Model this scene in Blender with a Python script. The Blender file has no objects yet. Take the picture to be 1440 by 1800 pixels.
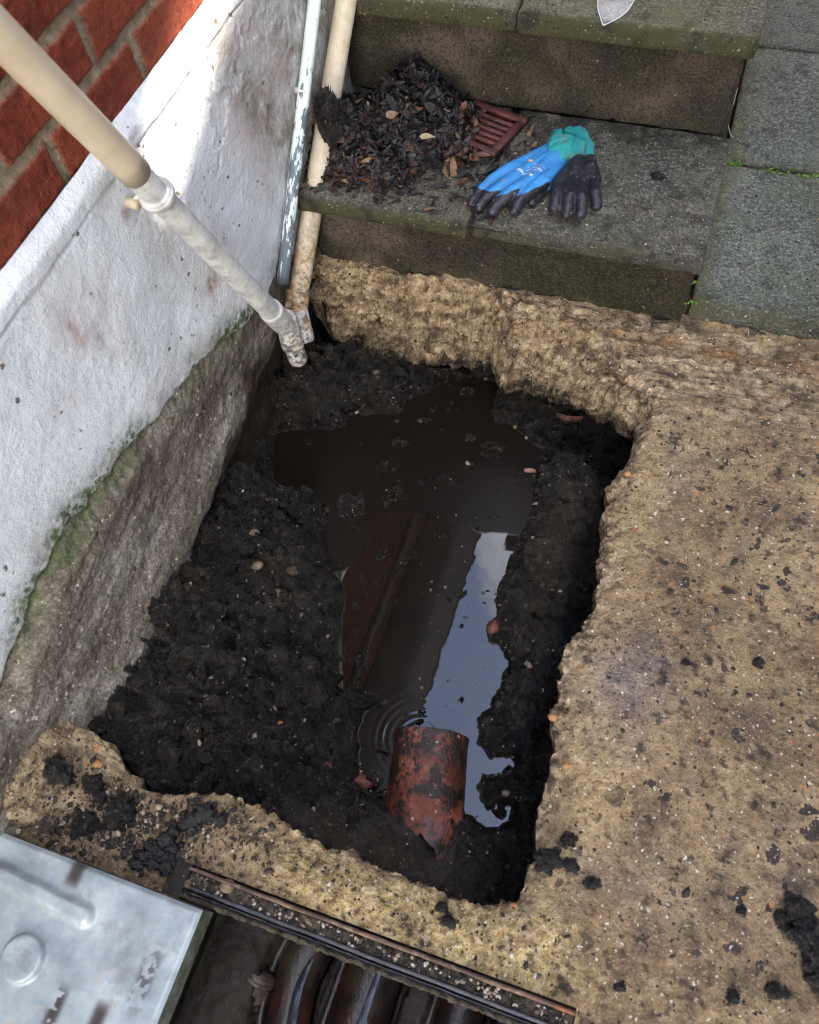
import bpy, bmesh, math, random
import numpy as np
from mathutils import Vector, Matrix
from mathutils.bvhtree import BVHTree

# ------------------------------------------------------------------ camera, sky, sun, exposure
sc = bpy.context.scene
C = bpy.context.collection
H = 1.3                                              # camera height above the concrete, metres
R = np.array([[0.94591072, -0.23856431, 0.21986353],
              [0.31468145, 0.83953017, -0.44290483],
              [-0.07892078, 0.4881354, 0.86919235]])
cam_d = bpy.data.cameras.new('camera')
cam_d.sensor_fit = 'HORIZONTAL'; cam_d.sensor_width = 36.0; cam_d.lens = 36.05
cam_d.clip_start = 0.02; cam_d.clip_end = 500
cam = bpy.data.objects.new('camera', cam_d); C.objects.link(cam)
mw = Matrix([[*R[0], 0], [*R[1], 0], [*R[2], H], [0, 0, 0, 1]])
cam.matrix_world = mw
sc.camera = cam
cam_d.dof.use_dof = True; cam_d.dof.focus_distance = 1.75; cam_d.dof.aperture_fstop = 7.0

SUN_EL, SUN_AZ = math.radians(55), math.radians(80)   # azimuth from +y towards +x
sun_dir = Vector((math.sin(SUN_AZ) * math.cos(SUN_EL), math.cos(SUN_AZ) * math.cos(SUN_EL), math.sin(SUN_EL)))
world = bpy.data.worlds.new('World'); sc.world = world; world.use_nodes = True
wn = world.node_tree; wn.nodes.clear()
wo = wn.nodes.new('ShaderNodeOutputWorld'); wb = wn.nodes.new('ShaderNodeBackground')
sky = wn.nodes.new('ShaderNodeTexSky'); sky.sky_type = 'NISHITA'; sky.sun_disc = False
sky.sun_elevation = SUN_EL; sky.sun_rotation = SUN_AZ
sky.air_density = 1.0; sky.dust_density = 2.0
wtc = wn.nodes.new('ShaderNodeTexCoord'); wno = wn.nodes.new('ShaderNodeTexNoise')
wno.inputs['Scale'].default_value = 3.2; wno.inputs['Detail'].default_value = 5
wr = wn.nodes.new('ShaderNodeValToRGB')
wr.color_ramp.elements[0].position = 0.22; wr.color_ramp.elements[1].position = 0.42
wmx = wn.nodes.new('ShaderNodeMixRGB'); wmx.inputs[2].default_value = (11.0, 10.3, 9.2, 1)
wn.links.new(wtc.outputs['Generated'], wno.inputs['Vector']); wsep = wn.nodes.new('ShaderNodeSeparateXYZ'); wn.links.new(wtc.outputs['Generated'], wsep.inputs[0])
wma = wn.nodes.new('ShaderNodeMath'); wma.operation = 'MULTIPLY_ADD'; wn.links.new(wsep.outputs[0], wma.inputs[0]); wma.inputs[1].default_value = 0.28
wmb = wn.nodes.new('ShaderNodeMath'); wmb.operation = 'MULTIPLY_ADD'; wn.links.new(wsep.outputs[2], wmb.inputs[0]); wmb.inputs[1].default_value = -0.34; wn.links.new(wno.outputs['Fac'], wmb.inputs[2])
wn.links.new(wmb.outputs[0], wma.inputs[2])
wn.links.new(wma.outputs[0], wr.inputs[0])
wn.links.new(wr.outputs[0], wmx.inputs[0]); wn.links.new(sky.outputs[0], wmx.inputs[1])
wn.links.new(wmx.outputs[0], wb.inputs[0]); wb.inputs[1].default_value = 0.15
wn.links.new(wb.outputs[0], wo.inputs[0])
sd = bpy.data.lights.new('sun', 'SUN'); sd.energy = 3.5; sd.angle = math.radians(0.6); sd.color = (1.0, 0.93, 0.82)
sun = bpy.data.objects.new('sun', sd); C.objects.link(sun)
sun.rotation_euler = sun_dir.to_track_quat('Z', 'Y').to_euler()
sc.view_settings.view_transform = 'Standard'; sc.view_settings.look = 'None'
sc.view_settings.exposure = 2.95; sc.view_settings.gamma = 1
sc.render.engine = 'CYCLES'
sc.cycles.use_denoising = True; sc.cycles.filter_width = 1.05
random.seed(4)
rng = np.random.default_rng(4)

# ------------------------------------------------------------------ helpers
def W(px, py, ax=2, val=0.0):
    """a measured point: the ray through photo pixel (px, py) met with the real plane axis=val"""
    d = R @ np.array([px - 720.0, 900.0 - py, -1442.0]); o = np.array([0, 0, H])
    t = (val - o[ax]) / d[ax]
    return d * t + o

_perm = np.random.default_rng(11).permutation(4096).astype(np.int64)
_grad = np.random.default_rng(12).normal(size=(4096, 3)); _grad /= np.linalg.norm(_grad, axis=1)[:, None]
def noise(p):
    p = np.asarray(p, float); i = np.floor(p).astype(np.int64); f = p - i
    u = f * f * f * (f * (f * 6 - 15) + 10); out = 0
    for dx in (0, 1):
        for dy in (0, 1):
            for dz in (0, 1):
                h = _perm[(_perm[(_perm[(i[..., 0] + dx) & 4095] + i[..., 1] + dy) & 4095] + i[..., 2] + dz) & 4095]
                g = _grad[h]
                v = g[..., 0] * (f[..., 0] - dx) + g[..., 1] * (f[..., 1] - dy) + g[..., 2] * (f[..., 2] - dz)
                out = out + v * (u[..., 0] if dx else 1 - u[..., 0]) * (u[..., 1] if dy else 1 - u[..., 1]) * (u[..., 2] if dz else 1 - u[..., 2])
    return out * 1.6
def fbm(p, s, o=4, gain=0.5, kind=0):
    p = np.asarray(p, float) * s; a = 1.0; t = 0; w = 0
    for k in range(o):
        n = noise(p + 17.3 * k)
        if kind == 1: n = np.abs(n) * 2 - 0.5       # billows: rounded lumps with sharp creases
        if kind == 2: n = 0.5 - np.abs(n) * 2       # ridges
        t = t + n * a; w += a; a *= gain; p = p * 2.03
    return t / w
def worley(p, s):
    """distance to the nearest jittered cell point (2D), and a random number of that cell"""
    p = np.asarray(p, float)[..., :2] * s; i = np.floor(p).astype(np.int64); best = np.full(p.shape[:-1], 9.0); rid = np.zeros(p.shape[:-1])
    for dx in (-1, 0, 1):
        for dy in (-1, 0, 1):
            c = i + [dx, dy]; h = _perm[(_perm[c[..., 0] & 4095] + c[..., 1]) & 4095]
            q = c + np.stack([(h % 64) / 64.0, (h // 64) / 64.0], -1)
            d = np.sqrt(((p - q) ** 2).sum(-1)); m = d < best
            best = np.where(m, d, best); rid = np.where(m, ((h * 37) % 4096) / 4096.0, rid)
    return best, rid
def sstep(a, b, x):
    t = np.clip((x - a) / (b - a), 0, 1); return t * t * (3 - 2 * t)
def poly_sd(x, y, poly):
    """signed distance to a closed polygon, negative inside"""
    x = np.asarray(x, float); y = np.asarray(y, float); d = np.full(x.shape, 1e9); ins = np.zeros(x.shape, bool)
    n = len(poly)
    for k in range(n):
        ax, ay = poly[k][:2]; bx, by = poly[(k + 1) % n][:2]
        ex, ey = bx - ax, by - ay; t = np.clip(((x - ax) * ex + (y - ay) * ey) / (ex * ex + ey * ey + 1e-12), 0, 1)
        d = np.minimum(d, (x - ax - t * ex) ** 2 + (y - ay - t * ey) ** 2)
        c = ((ay > y) != (by > y)) & (x < (bx - ax) * (y - ay) / (by - ay + 1e-12) + ax); ins ^= c
    return np.where(ins, -1, 1) * np.sqrt(d)

def link(me, name, m, parent=None, attrs=None, smooth=True):
    if attrs:
        for k, v in attrs.items():
            a = me.attributes.new(k, 'FLOAT', 'POINT'); a.data.foreach_set('value', np.asarray(v, np.float32).ravel())
    if smooth: me.polygons.foreach_set('use_smooth', np.ones(len(me.polygons), bool))
    if m is not None: me.materials.append(m)
    o = bpy.data.objects.new(name, me); C.objects.link(o)
    if parent is not None: o.parent = parent
    return o
def raw(name, V, F, m, parent=None, attrs=None, smooth=True):
    me = bpy.data.meshes.new(name); V = np.asarray(V, np.float32).reshape(-1, 3); F = np.asarray(F)
    if F.dtype == object or F.ndim != 2:
        me.from_pydata([tuple(v) for v in V.tolist()], [], [list(map(int, f)) for f in F])
    else:
        k = F.shape[1]; me.vertices.add(len(V)); me.vertices.foreach_set('co', V.ravel())
        me.loops.add(F.size); me.loops.foreach_set('vertex_index', F.astype(np.int32).ravel())
        me.polygons.add(len(F)); me.polygons.foreach_set('loop_start', (np.arange(len(F)) * k).astype(np.int32))
        me.update(calc_edges=True); me.validate()
    return link(me, name, m, parent, attrs, smooth)
def gridF(nu, nv, wrapu=False, off=0, flip=False):
    a = np.arange(nu if wrapu else nu - 1); b = np.arange(nv - 1); A, B = np.meshgrid(a, b, indexing='ij')
    A2 = (A + 1) % nu
    F = np.stack([A * nv + B, A2 * nv + B, A2 * nv + B + 1, A * nv + B + 1], -1).reshape(-1, 4)
    return (F[:, ::-1] if flip else F) + off
def cat(parts):
    V = []; F = []; off = 0
    for v, f in parts:
        v = np.asarray(v, float).reshape(-1, 3); V.append(v); F.append(np.asarray(f) + off); off += len(v)
    return np.concatenate(V), np.concatenate(F)
def rbox(x0, x1, y0, y1, z0, z1, res=0.006, r=0.006, amp=0.0015, ns=30, chip=0.0, round_rim=True):
    """a box with rounded, noisy surface; six grids sharing positions at the seams"""
    lo = np.array([x0, y0, z0], float); hi = np.array([x1, y1, z1], float); parts = []
    for ax in range(3):
        u, v = [(1, 2), (2, 0), (0, 1)][ax]
        nu = max(2, int((hi[u] - lo[u]) / res) + 1); nv = max(2, int((hi[v] - lo[v]) / res) + 1)
        U, Vv = np.meshgrid(np.linspace(lo[u], hi[u], nu), np.linspace(lo[v], hi[v], nv), indexing='ij')
        for side in (0, 1):
            P = np.zeros((nu, nv, 3)); P[..., u] = U; P[..., v] = Vv; P[..., ax] = hi[ax] if side else lo[ax]
            parts.append((P.reshape(-1, 3), gridF(nu, nv, flip=not side)))
    V, F = cat(parts)
    q = np.clip(V, lo + r, hi - r); d = V - q; L = np.linalg.norm(d, axis=1)[:, None] + 1e-9; n = d / L
    rr = np.full(len(V), r)
    V = q + n * rr[:, None]
    a = fbm(V, ns, 4) * amp
    if chip:
        edge = ((np.abs(n) > 0.25).sum(1) >= 2).astype(float)
        a = a - edge * np.clip(fbm(V + 5, 28, 3) , 0, 1) * chip
    return V + n * a[:, None], F
def tube(pts, rad, seg=20, caps=True, noise_amp=0.0):
    """swept tube through points; rad a number or one per point"""
    P = np.asarray(pts, float); n = len(P); rad = np.broadcast_to(np.asarray(rad, float), (n,))
    T = np.gradient(P, axis=0); T /= np.linalg.norm(T, axis=1)[:, None]
    up = np.array([0, 0, 1.0]) if abs(T[0][2]) < 0.9 else np.array([1.0, 0, 0])
    N = np.cross(T[0], up); N /= np.linalg.norm(N); V = np.zeros((n, seg, 3)); a = np.linspace(0, 2 * math.pi, seg, endpoint=False)
    for i in range(n):
        N = N - T[i] * np.dot(N, T[i]); N /= np.linalg.norm(N); B = np.cross(T[i], N)
        V[i] = P[i] + rad[i] * (np.cos(a)[:, None] * N + np.sin(a)[:, None] * B)
    F = gridF(seg, n, wrapu=True)                       # index (seg, n)
    V = V.transpose(1, 0, 2)
    if noise_amp: V = V + (fbm(V, 40, 2) * noise_amp)[..., None] * 1.0
    V = V.reshape(-1, 3)
    if caps:
        e = len(V); V = np.vstack([V, P[0], P[-1]]); Fs = []
        for s in range(seg):
            s2 = (s + 1) % seg
            Fs.append([s * n, s2 * n, e, e]); Fs.append([s * n + n - 1, s2 * n + n - 1, e + 1, e + 1])
        return V, F, Fs
    return V, F, []
def tube_obj(name, pts, rad, m, parent=None, seg=20, caps=True):
    V, F, Fs = tube(pts, rad, seg, caps)
    faces = [list(map(int, f)) for f in F] + [list(map(int, f[:3])) for f in Fs]
    me = bpy.data.meshes.new(name); me.from_pydata([tuple(v) for v in V.tolist()], [], faces)
    bm = bmesh.new(); bm.from_mesh(me); bmesh.ops.recalc_face_normals(bm, faces=bm.faces); bm.to_mesh(me); bm.free()
    return link(me, name, m, parent)
def spline(P, n):
    P = np.asarray(P, float); t = np.linspace(0, len(P) - 1, n); i = np.clip(t.astype(int), 0, len(P) - 2); f = (t - i)[:, None]
    g = lambda k: P[np.clip(k, 0, len(P) - 1)]
    a, b, c, d = g(i - 1), g(i), g(i + 1), g(i + 2)
    return 0.5 * (2 * b + (c - a) * f + (2 * a - 5 * b + 4 * c - d) * f ** 2 + (3 * b - a - 3 * c + d) * f ** 3)
def tag(o, label=None, cat_=None, group=None, kind=None):
    if label: o['label'] = label
    if cat_: o['category'] = cat_
    if group: o['group'] = group
    if kind: o['kind'] = kind
    return o
def thing(name, label, cat_, loc=(0, 0, 0), group=None):
    o = bpy.data.objects.new(name, None); o.empty_display_size = 0.05; C.objects.link(o)
    return tag(o, label, cat_, group)

# ------------------------------------------------------------------ materials
class G:
    def __init__(s, name):
        s.m = bpy.data.materials.new(name); s.m.use_nodes = True; s.t = s.m.node_tree; s.t.nodes.clear()
        s.out = s.n('ShaderNodeOutputMaterial'); s.b = s.n('ShaderNodeBsdfPrincipled'); s.t.links.new(s.b.outputs[0], s.out.inputs[0])
        s.co = s.n('ShaderNodeTexCoord').outputs['Object']
    def n(s, ty): return s.t.nodes.new(ty)
    def put(s, sock, v):
        if isinstance(v, bpy.types.NodeSocket): s.t.links.new(v, sock)
        elif isinstance(v, (tuple, list)): sock.default_value = (*v, 1) if len(v) == 3 and len(sock.default_value) == 4 else v
        elif sock.type == 'RGBA': sock.default_value = (v, v, v, 1)
        else: sock.default_value = v
    def noise(s, scale, detail=6, rough=0.55, vec=None, dist=0.0):
        n = s.n('ShaderNodeTexNoise'); s.put(n.inputs['Vector'], vec or s.co); s.put(n.inputs['Scale'], scale)
        s.put(n.inputs['Detail'], detail); s.put(n.inputs['Roughness'], rough); s.put(n.inputs['Distortion'], dist); return n.outputs['Fac']
    def vor(s, scale, out='Distance', vec=None, feat='F1'):
        n = s.n('ShaderNodeTexVoronoi'); n.feature = feat; s.put(n.inputs['Vector'], vec or s.co); s.put(n.inputs['Scale'], scale); return n.outputs[out]
    def ramp(s, f, stops):
        n = s.n('ShaderNodeValToRGB'); s.put(n.inputs[0], f); e = n.color_ramp.elements
        while len(e) < len(stops): e.new(0.5)
        for k, (p, c) in enumerate(stops):
            e[k].position = p; e[k].color = (*c, 1) if isinstance(c, (tuple, list)) else (c, c, c, 1)
        return n.outputs[0]
    def mix(s, f, a, b, mode='MIX'):
        n = s.n('ShaderNodeMixRGB'); n.blend_type = mode; s.put(n.inputs[0], f); s.put(n.inputs[1], a); s.put(n.inputs[2], b); return n.outputs[0]
    def math(s, op, a, b=0.0, clamp=False):
        n = s.n('ShaderNodeMath'); n.operation = op; n.use_clamp = clamp; s.put(n.inputs[0], a); s.put(n.inputs[1], b); return n.outputs[0]
    def attr(s, name):
        n = s.n('ShaderNodeAttribute'); n.attribute_name = name; return n.outputs['Fac']
    def map(s, scale=(1, 1, 1), rot=(0, 0, 0)):
        n = s.n('ShaderNodeMapping'); s.put(n.inputs['Vector'], s.co); n.inputs['Scale'].default_value = scale; n.inputs['Rotation'].default_value = rot; return n.outputs[0]
    def bump(s, h, dist=0.002, strength=1.0, nrm=None):
        n = s.n('ShaderNodeBump'); n.inputs['Strength'].default_value = strength; n.inputs['Distance'].default_value = dist
        s.put(n.inputs['Height'], h)
        if nrm is not None: s.put(n.inputs['Normal'], nrm)
        return n.outputs[0]
    def done(s, col, rough=0.8, nrm=None, spec=0.5, metal=0.0, **kw):
        s.put(s.b.inputs['Base Color'], col); s.put(s.b.inputs['Roughness'], rough); s.put(s.b.inputs['Metallic'], metal)
        s.put(s.b.inputs['Specular IOR Level'], spec)
        if nrm is not None: s.put(s.b.inputs['Normal'], nrm)
        for k, v in kw.items(): s.put(s.b.inputs[k.replace('_', ' ')], v)
        return s.m
def specks(g, col, scale, thr, c, vec=None):
    """scatter of small grains: cells whose random value passes thr, drawn as dots"""
    if not hasattr(g, 'wob'):
        nz = g.n('ShaderNodeTexNoise'); g.put(nz.inputs['Vector'], g.co); nz.inputs['Scale'].default_value = 160; nz.inputs['Detail'].default_value = 3
        vm = g.n('ShaderNodeVectorMath'); vm.operation = 'MULTIPLY_ADD'; g.t.links.new(nz.outputs['Color'], vm.inputs[0]); vm.inputs[1].default_value = (.011, .011, .011); g.put(vm.inputs[2], g.co); g.wob = vm.outputs[0]
    v = g.n('ShaderNodeTexVoronoi'); g.put(v.inputs['Vector'], vec or g.wob); g.put(v.inputs['Scale'], scale)
    sep = g.n('ShaderNodeSeparateColor'); g.t.links.new(v.outputs['Color'], sep.inputs[0])
    on = g.math('GREATER_THAN', sep.outputs[0], thr); size = g.math('MULTIPLY', sep.outputs[1], 0.42)
    dot = g.math('LESS_THAN', v.outputs['Distance'], size); f = g.math('MULTIPLY', on, dot)
    return g.mix(f, col, c), f

def m_concrete():
    g = G('worn_concrete'); n1 = g.noise(3.0, 8, 0.6); n2 = g.noise(14, 8, 0.65); n3 = g.noise(70, 6, 0.7); n4 = g.noise(260, 4, 0.7)
    c = g.ramp(n1, [(0.34, (0.16, 0.10, 0.05)), (0.47, (0.27, 0.18, 0.092)), (0.56, (0.37, 0.255, 0.135)), (0.68, (0.50, 0.36, 0.20))])
    c = g.mix(g.ramp(g.noise(6.5, 7, 0.6, None, 1.2), [(0.52, 0.0), (0.62, 0.6)]), c, (0.15, 0.105, 0.068)); c = g.mix(g.ramp(g.noise(4.5, 5, 0.5), [(0.5, 0.0), (0.62, 0.45)]), c, (0.55, 0.385, 0.19))
    c = g.mix(g.ramp(n2, [(0.36, 0.75), (0.52, 0.0)]), c, (0.085, 0.06, 0.043))
    c = g.mix(g.ramp(n2, [(0.55, 0.0), (0.75, 0.6)]), c, (0.36, 0.27, 0.16))
    c = g.mix(g.ramp(n3, [(0.36, 0.6), (0.47, 0.0)]), c, (0.10, 0.064, 0.036))
    c = g.mix(g.ramp(n3, [(0.54, 0.0), (0.66, 0.5)]), c, (0.54, 0.395, 0.225))
    wob2 = g.n('ShaderNodeVectorMath'); wob2.operation = 'MULTIPLY_ADD'; nzz = g.n('ShaderNodeTexNoise'); g.put(nzz.inputs['Vector'], g.co); nzz.inputs['Scale'].default_value = 45; nzz.inputs['Detail'].default_value = 5
    g.t.links.new(nzz.outputs['Color'], wob2.inputs[0]); wob2.inputs[1].default_value = (.045, .045, .045); g.put(wob2.inputs[2], g.co)
    c, fs = specks(g, c, 26, 0.62, (0.045, 0.036, 0.032), wob2.outputs[0]); c, fs = specks(g, c, 48, 0.72, (0.04, 0.033, 0.028), wob2.outputs[0])
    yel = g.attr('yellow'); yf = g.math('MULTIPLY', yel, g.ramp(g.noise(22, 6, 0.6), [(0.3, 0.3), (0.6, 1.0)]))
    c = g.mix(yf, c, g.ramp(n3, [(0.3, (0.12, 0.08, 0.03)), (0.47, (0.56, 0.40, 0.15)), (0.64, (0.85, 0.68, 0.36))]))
    rim = g.attr('rim')
    c = g.mix(rim, c, g.ramp(g.noise(45, 6, 0.65), [(0.34, (0.09, 0.058, 0.03)), (0.48, (0.36, 0.26, 0.145)), (0.64, (0.62, 0.48, 0.30))]))
    strat = g.noise(1.0, 8, 0.65, g.map((16, 16, 60))); c = g.mix(g.math('MULTIPLY', rim, g.ramp(strat, [(0.38, 0.85), (0.49, 0.0)])), c, (0.055, 0.034, 0.02))
    c = g.mix(g.attr('orange'), c, g.ramp(n3, [(0.3, (0.12, 0.06, 0.02)), (0.7, (0.36, 0.19, 0.08))]))
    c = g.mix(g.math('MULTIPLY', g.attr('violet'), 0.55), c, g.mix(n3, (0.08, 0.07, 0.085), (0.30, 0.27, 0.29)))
    c, f1 = specks(g, c, 120, 0.84, (0.66, 0.55, 0.38)); c, f2 = specks(g, c, 170, 0.84, (0.74, 0.66, 0.54))
    c, f3 = specks(g, c, 80, 0.95, (0.48, 0.20, 0.07)); c, f4 = specks(g, c, 120, 0.82, (0.03, 0.024, 0.02))
    c = g.mix(g.ramp(n4, [(0.36, 0.75), (0.46, 0.0)]), c, (0.09, 0.058, 0.033)); c = g.mix(g.ramp(n4, [(0.57, 0.0), (0.66, 0.5)]), c, (0.56, 0.42, 0.25))
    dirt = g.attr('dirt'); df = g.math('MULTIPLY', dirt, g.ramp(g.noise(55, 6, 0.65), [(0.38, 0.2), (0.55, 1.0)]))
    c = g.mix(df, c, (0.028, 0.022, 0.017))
    h = g.math('ADD', g.math('MULTIPLY', n3, 1.2), g.math('MULTIPLY', n4, 0.7)); h = g.math('ADD', h, g.math('MULTIPLY', f2, 0.25))
    return g.done(c, g.ramp(n2, [(0.3, 0.6), (0.7, 0.95)]), g.bump(h, 0.0065, 1.0), 0.35)
def m_mud():
    g = G('wet_black_mud'); n1 = g.noise(9, 8, 0.65); n2 = g.noise(60, 8, 0.7); n3 = g.noise(240, 4, 0.7)
    c = g.ramp(n1, [(0.3, (0.0045, 0.004, 0.0036)), (0.5, (0.0135, 0.0112, 0.0092)), (0.68, (0.046, 0.034, 0.024))])
    c = g.mix(g.ramp(n2, [(0.52, 0.0), (0.64, 0.8)]), c, (0.095, 0.074, 0.054)); c = g.mix(g.ramp(n3, [(0.4, 0.8), (0.5, 0.0)]), c, (0.003, 0.0025, 0.002)); c = g.mix(g.ramp(n3, [(0.55, 0.0), (0.66, 0.5)]), c, (0.10, 0.08, 0.06))
    c = g.mix(g.attr('grey'), c, g.ramp(n2, [(0.3, (0.03, 0.026, 0.021)), (0.7, (0.105, 0.085, 0.062))]))
    c = g.mix(g.attr('brown'), c, g.ramp(n2, [(0.3, (0.045, 0.03, 0.02)), (0.7, (0.13, 0.092, 0.06))]))
    c, f1 = specks(g, c, 130, 0.955, (0.42, 0.33, 0.22)); c, f2 = specks(g, c, 230, 0.95, (0.35, 0.3, 0.25)); c, f3 = specks(g, c, 75, 0.975, (0.2, 0.12, 0.07))
    r = g.ramp(g.noise(35, 5, 0.6), [(0.40, 0.12), (0.6, 0.5)]); r = g.mix(g.attr('wet'), r, 0.12)
    h = g.math('ADD', n2, g.math('MULTIPLY', n3, 0.45))
    return g.done(c, r, g.bump(h, 0.022, 1.0), 0.6)
def m_slab(name, dark, mid, light, green, sp=0.83, gs=0.5):
    g = G(name); n1 = g.noise(5, 8, 0.6); n2 = g.noise(30, 8, 0.68); n3 = g.noise(160, 4, 0.75)
    c = g.ramp(n1, [(0.3, dark), (0.52, mid), (0.72, light)])
    c = g.mix(g.ramp(n2, [(0.35, 0.7), (0.52, 0.0)]), c, tuple(x * 0.45 for x in dark))
    c = g.mix(g.ramp(n3, [(0.52, 0.0), (0.64, 0.55)]), c, tuple(min(1, x * 1.9) for x in light)); c = g.mix(g.ramp(n3, [(0.38, 0.7), (0.49, 0.0)]), c, tuple(x * .35 for x in dark))
    gf = g.math('MULTIPLY', g.ramp(g.noise(9, 7, 0.7), [(0.42, 0.0), (0.62, 1.0)]), gs)
    c = g.mix(gf, c, green)
    gf2 = g.math('MULTIPLY', g.attr('moss'), g.ramp(g.noise(30, 6, 0.65), [(0.32, 0.15), (0.52, 1.0)])); c = g.mix(gf2, c, g.mix(n2, (0.012, 0.014, 0.005), (0.16, 0.16, 0.05)))
    c = g.mix(g.attr('dirt'), c, (0.02, 0.016, 0.012))
    c, f1 = specks(g, c, 150, sp + .07, (0.34, 0.32, 0.27)); c, f2 = specks(g, c, 260, sp, (0.36, 0.34, 0.29)); c, f3 = specks(g, c, 150, 0.8, (0.02, 0.02, 0.017))
    h = g.math('ADD', n2, g.math('MULTIPLY', n3, 0.9))
    return g.done(c, g.ramp(n1, [(0.3, 0.6), (0.7, 0.9)]), g.bump(h, 0.009, 1.0), 0.35)
def m_riser():
    g = G('damp_concrete_block'); n1 = g.noise(7, 8, 0.62); n2 = g.noise(40, 7, 0.7); n3 = g.noise(190, 5, 0.75)
    c = g.ramp(n1, [(0.32, (0.03, 0.026, 0.016)), (0.5, (0.07, 0.055, 0.036)), (0.7, (0.16, 0.122, 0.085))])
    c = g.mix(g.math('MULTIPLY', g.attr('pale'), g.ramp(n2, [(0.3, 0.5), (0.6, 1)])), c, g.mix(n3, (0.09, 0.065, 0.05), (0.26, 0.20, 0.165)))
    c = g.mix(g.math('MULTIPLY', g.attr('moss'), g.ramp(g.noise(18, 7, 0.7), [(0.35, 0.1), (0.6, 1.0)])), c, g.mix(n2, (0.01, 0.013, 0.004), (0.055, 0.062, 0.02)))
    c = g.mix(g.ramp(n3, [(0.38, 0.85), (0.49, 0)]), c, (0.012, 0.01, 0.007)); c = g.mix(g.ramp(n3, [(0.54, 0), (0.64, 0.5)]), c, (0.20, 0.16, 0.11)); c, f = specks(g, c, 100, 0.96, (0.3, 0.27, 0.2))
    return g.done(c, 0.85, g.bump(g.math('ADD', n2, g.math('MULTIPLY', n3, 1.1)), 0.012, 1.0), 0.3)
def m_render():
    g = G('painted_render'); st = g.map((1, 6, 1.6), (0.45, 0, 0)); n1 = g.noise(6, 7, 0.6); n2 = g.noise(50, 7, 0.65); n3 = g.noise(220, 4, 0.7)
    c = g.ramp(n1, [(0.3, (0.58, 0.61, 0.63)), (0.5, (0.67, 0.71, 0.735)), (0.72, (0.74, 0.78, 0.80))])
    c = g.mix(g.ramp(n3, [(0.35, 0.35), (0.47, 0.0)]), c, (0.36, 0.34, 0.32))
    c = g.mix(g.math('MULTIPLY', g.attr('pink'), g.ramp(g.noise(11, 7, 0.7), [(0.38, 0.1), (0.64, 0.9)])), c, g.mix(n2, (0.36, 0.27, 0.26), (0.54, 0.46, 0.45)))
    c = g.mix(g.math('MULTIPLY', g.attr('grime'), g.ramp(g.noise(26, 7, 0.7), [(0.36, 0.25), (0.6, 1.0)])), c, g.mix(n2, (0.10, 0.085, 0.06), (0.33, 0.29, 0.24)))
    c = g.mix(g.attr('rust'), c, g.mix(n2, (0.13, 0.045, 0.035), (0.42, 0.25, 0.21)))
    c, f1 = specks(g, c, 75, 0.93, (0.16, 0.13, 0.10)); c, f1 = specks(g, c, 150, 0.95, (0.2, 0.18, 0.15))
    # bare footing below the paint
    n5 = g.noise(5, 8, 0.62, g.map((1, 1.2, 3.2), (0.75, 0, 0))); n6 = g.noise(34, 8, 0.7, g.map((1, 1, 1.8), (0.75, 0, 0)))
    b = g.ramp(n5, [(0.34, (0.075, 0.06, 0.045)), (0.47, (0.17, 0.145, 0.112)), (0.58, (0.25, 0.225, 0.185)), (0.7, (0.38, 0.35, 0.30))])
    b = g.mix(g.ramp(n6, [(0.36, 0.8), (0.55, 0)]), b, (0.075, 0.055, 0.038))
    b = g.mix(g.ramp(n3, [(0.36, 0.7), (0.5, 0)]), b, (0.06, 0.047, 0.035)); b = g.mix(g.ramp(n3, [(0.54, 0), (0.72, 0.5)]), b, (0.5, 0.46, 0.4)); b, f = specks(g, b, 130, 0.85, (0.45, 0.4, 0.32)); b, f = specks(g, b, 100, 0.9, (0.05, 0.04, 0.03))
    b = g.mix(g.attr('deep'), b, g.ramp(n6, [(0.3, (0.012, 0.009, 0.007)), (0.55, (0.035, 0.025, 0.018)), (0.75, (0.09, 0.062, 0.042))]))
    c = g.mix(g.attr('bare'), c, b)
    ms = g.attr('moss'); mf = g.math('MULTIPLY', ms, g.ramp(g.noise(60, 7, 0.7), [(0.4, 0.0), (0.56, 1.0)]))
    c = g.mix(mf, c, g.ramp(n2, [(0.32, (0.02, 0.032, 0.008)), (0.6, (0.09, 0.125, 0.04)), (0.75, (0.20, 0.24, 0.12))]))
    h = g.math('ADD', g.math('MULTIPLY', n2, 1.0), g.math('MULTIPLY', n3, 0.6));     return g.done(c, g.mix(g.attr('deep'), 0.85, 0.5), g.bump(h, 0.0035, 1.0), 0.3)
def m_brick():
    g = G('red_brick'); n1 = g.noise(8, 7, 0.6); n2 = g.noise(70, 6, 0.65); n3 = g.noise(230, 4, 0.7)
    c = g.ramp(n1, [(0.3, (0.12, 0.022, 0.010)), (0.5, (0.23, 0.042, 0.018)), (0.7, (0.34, 0.08, 0.035))])
    c = g.mix(g.ramp(n2, [(0.55, 0), (0.8, 0.6)]), c, (0.36, 0.12, 0.06)); c = g.mix(g.ramp(n2, [(0.3, 0.7), (0.45, 0)]), c, (0.035, 0.007, 0.005))
    mo = g.ramp(n2, [(0.3, (0.22, 0.17, 0.11)), (0.55, (0.38, 0.31, 0.21)), (0.75, (0.48, 0.41, 0.30))])
    c = g.mix(g.attr('mortar'), c, mo)
    return g.done(c, 0.9, g.bump(g.math('ADD', n2, n3), 0.008, 1.0), 0.3)
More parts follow.
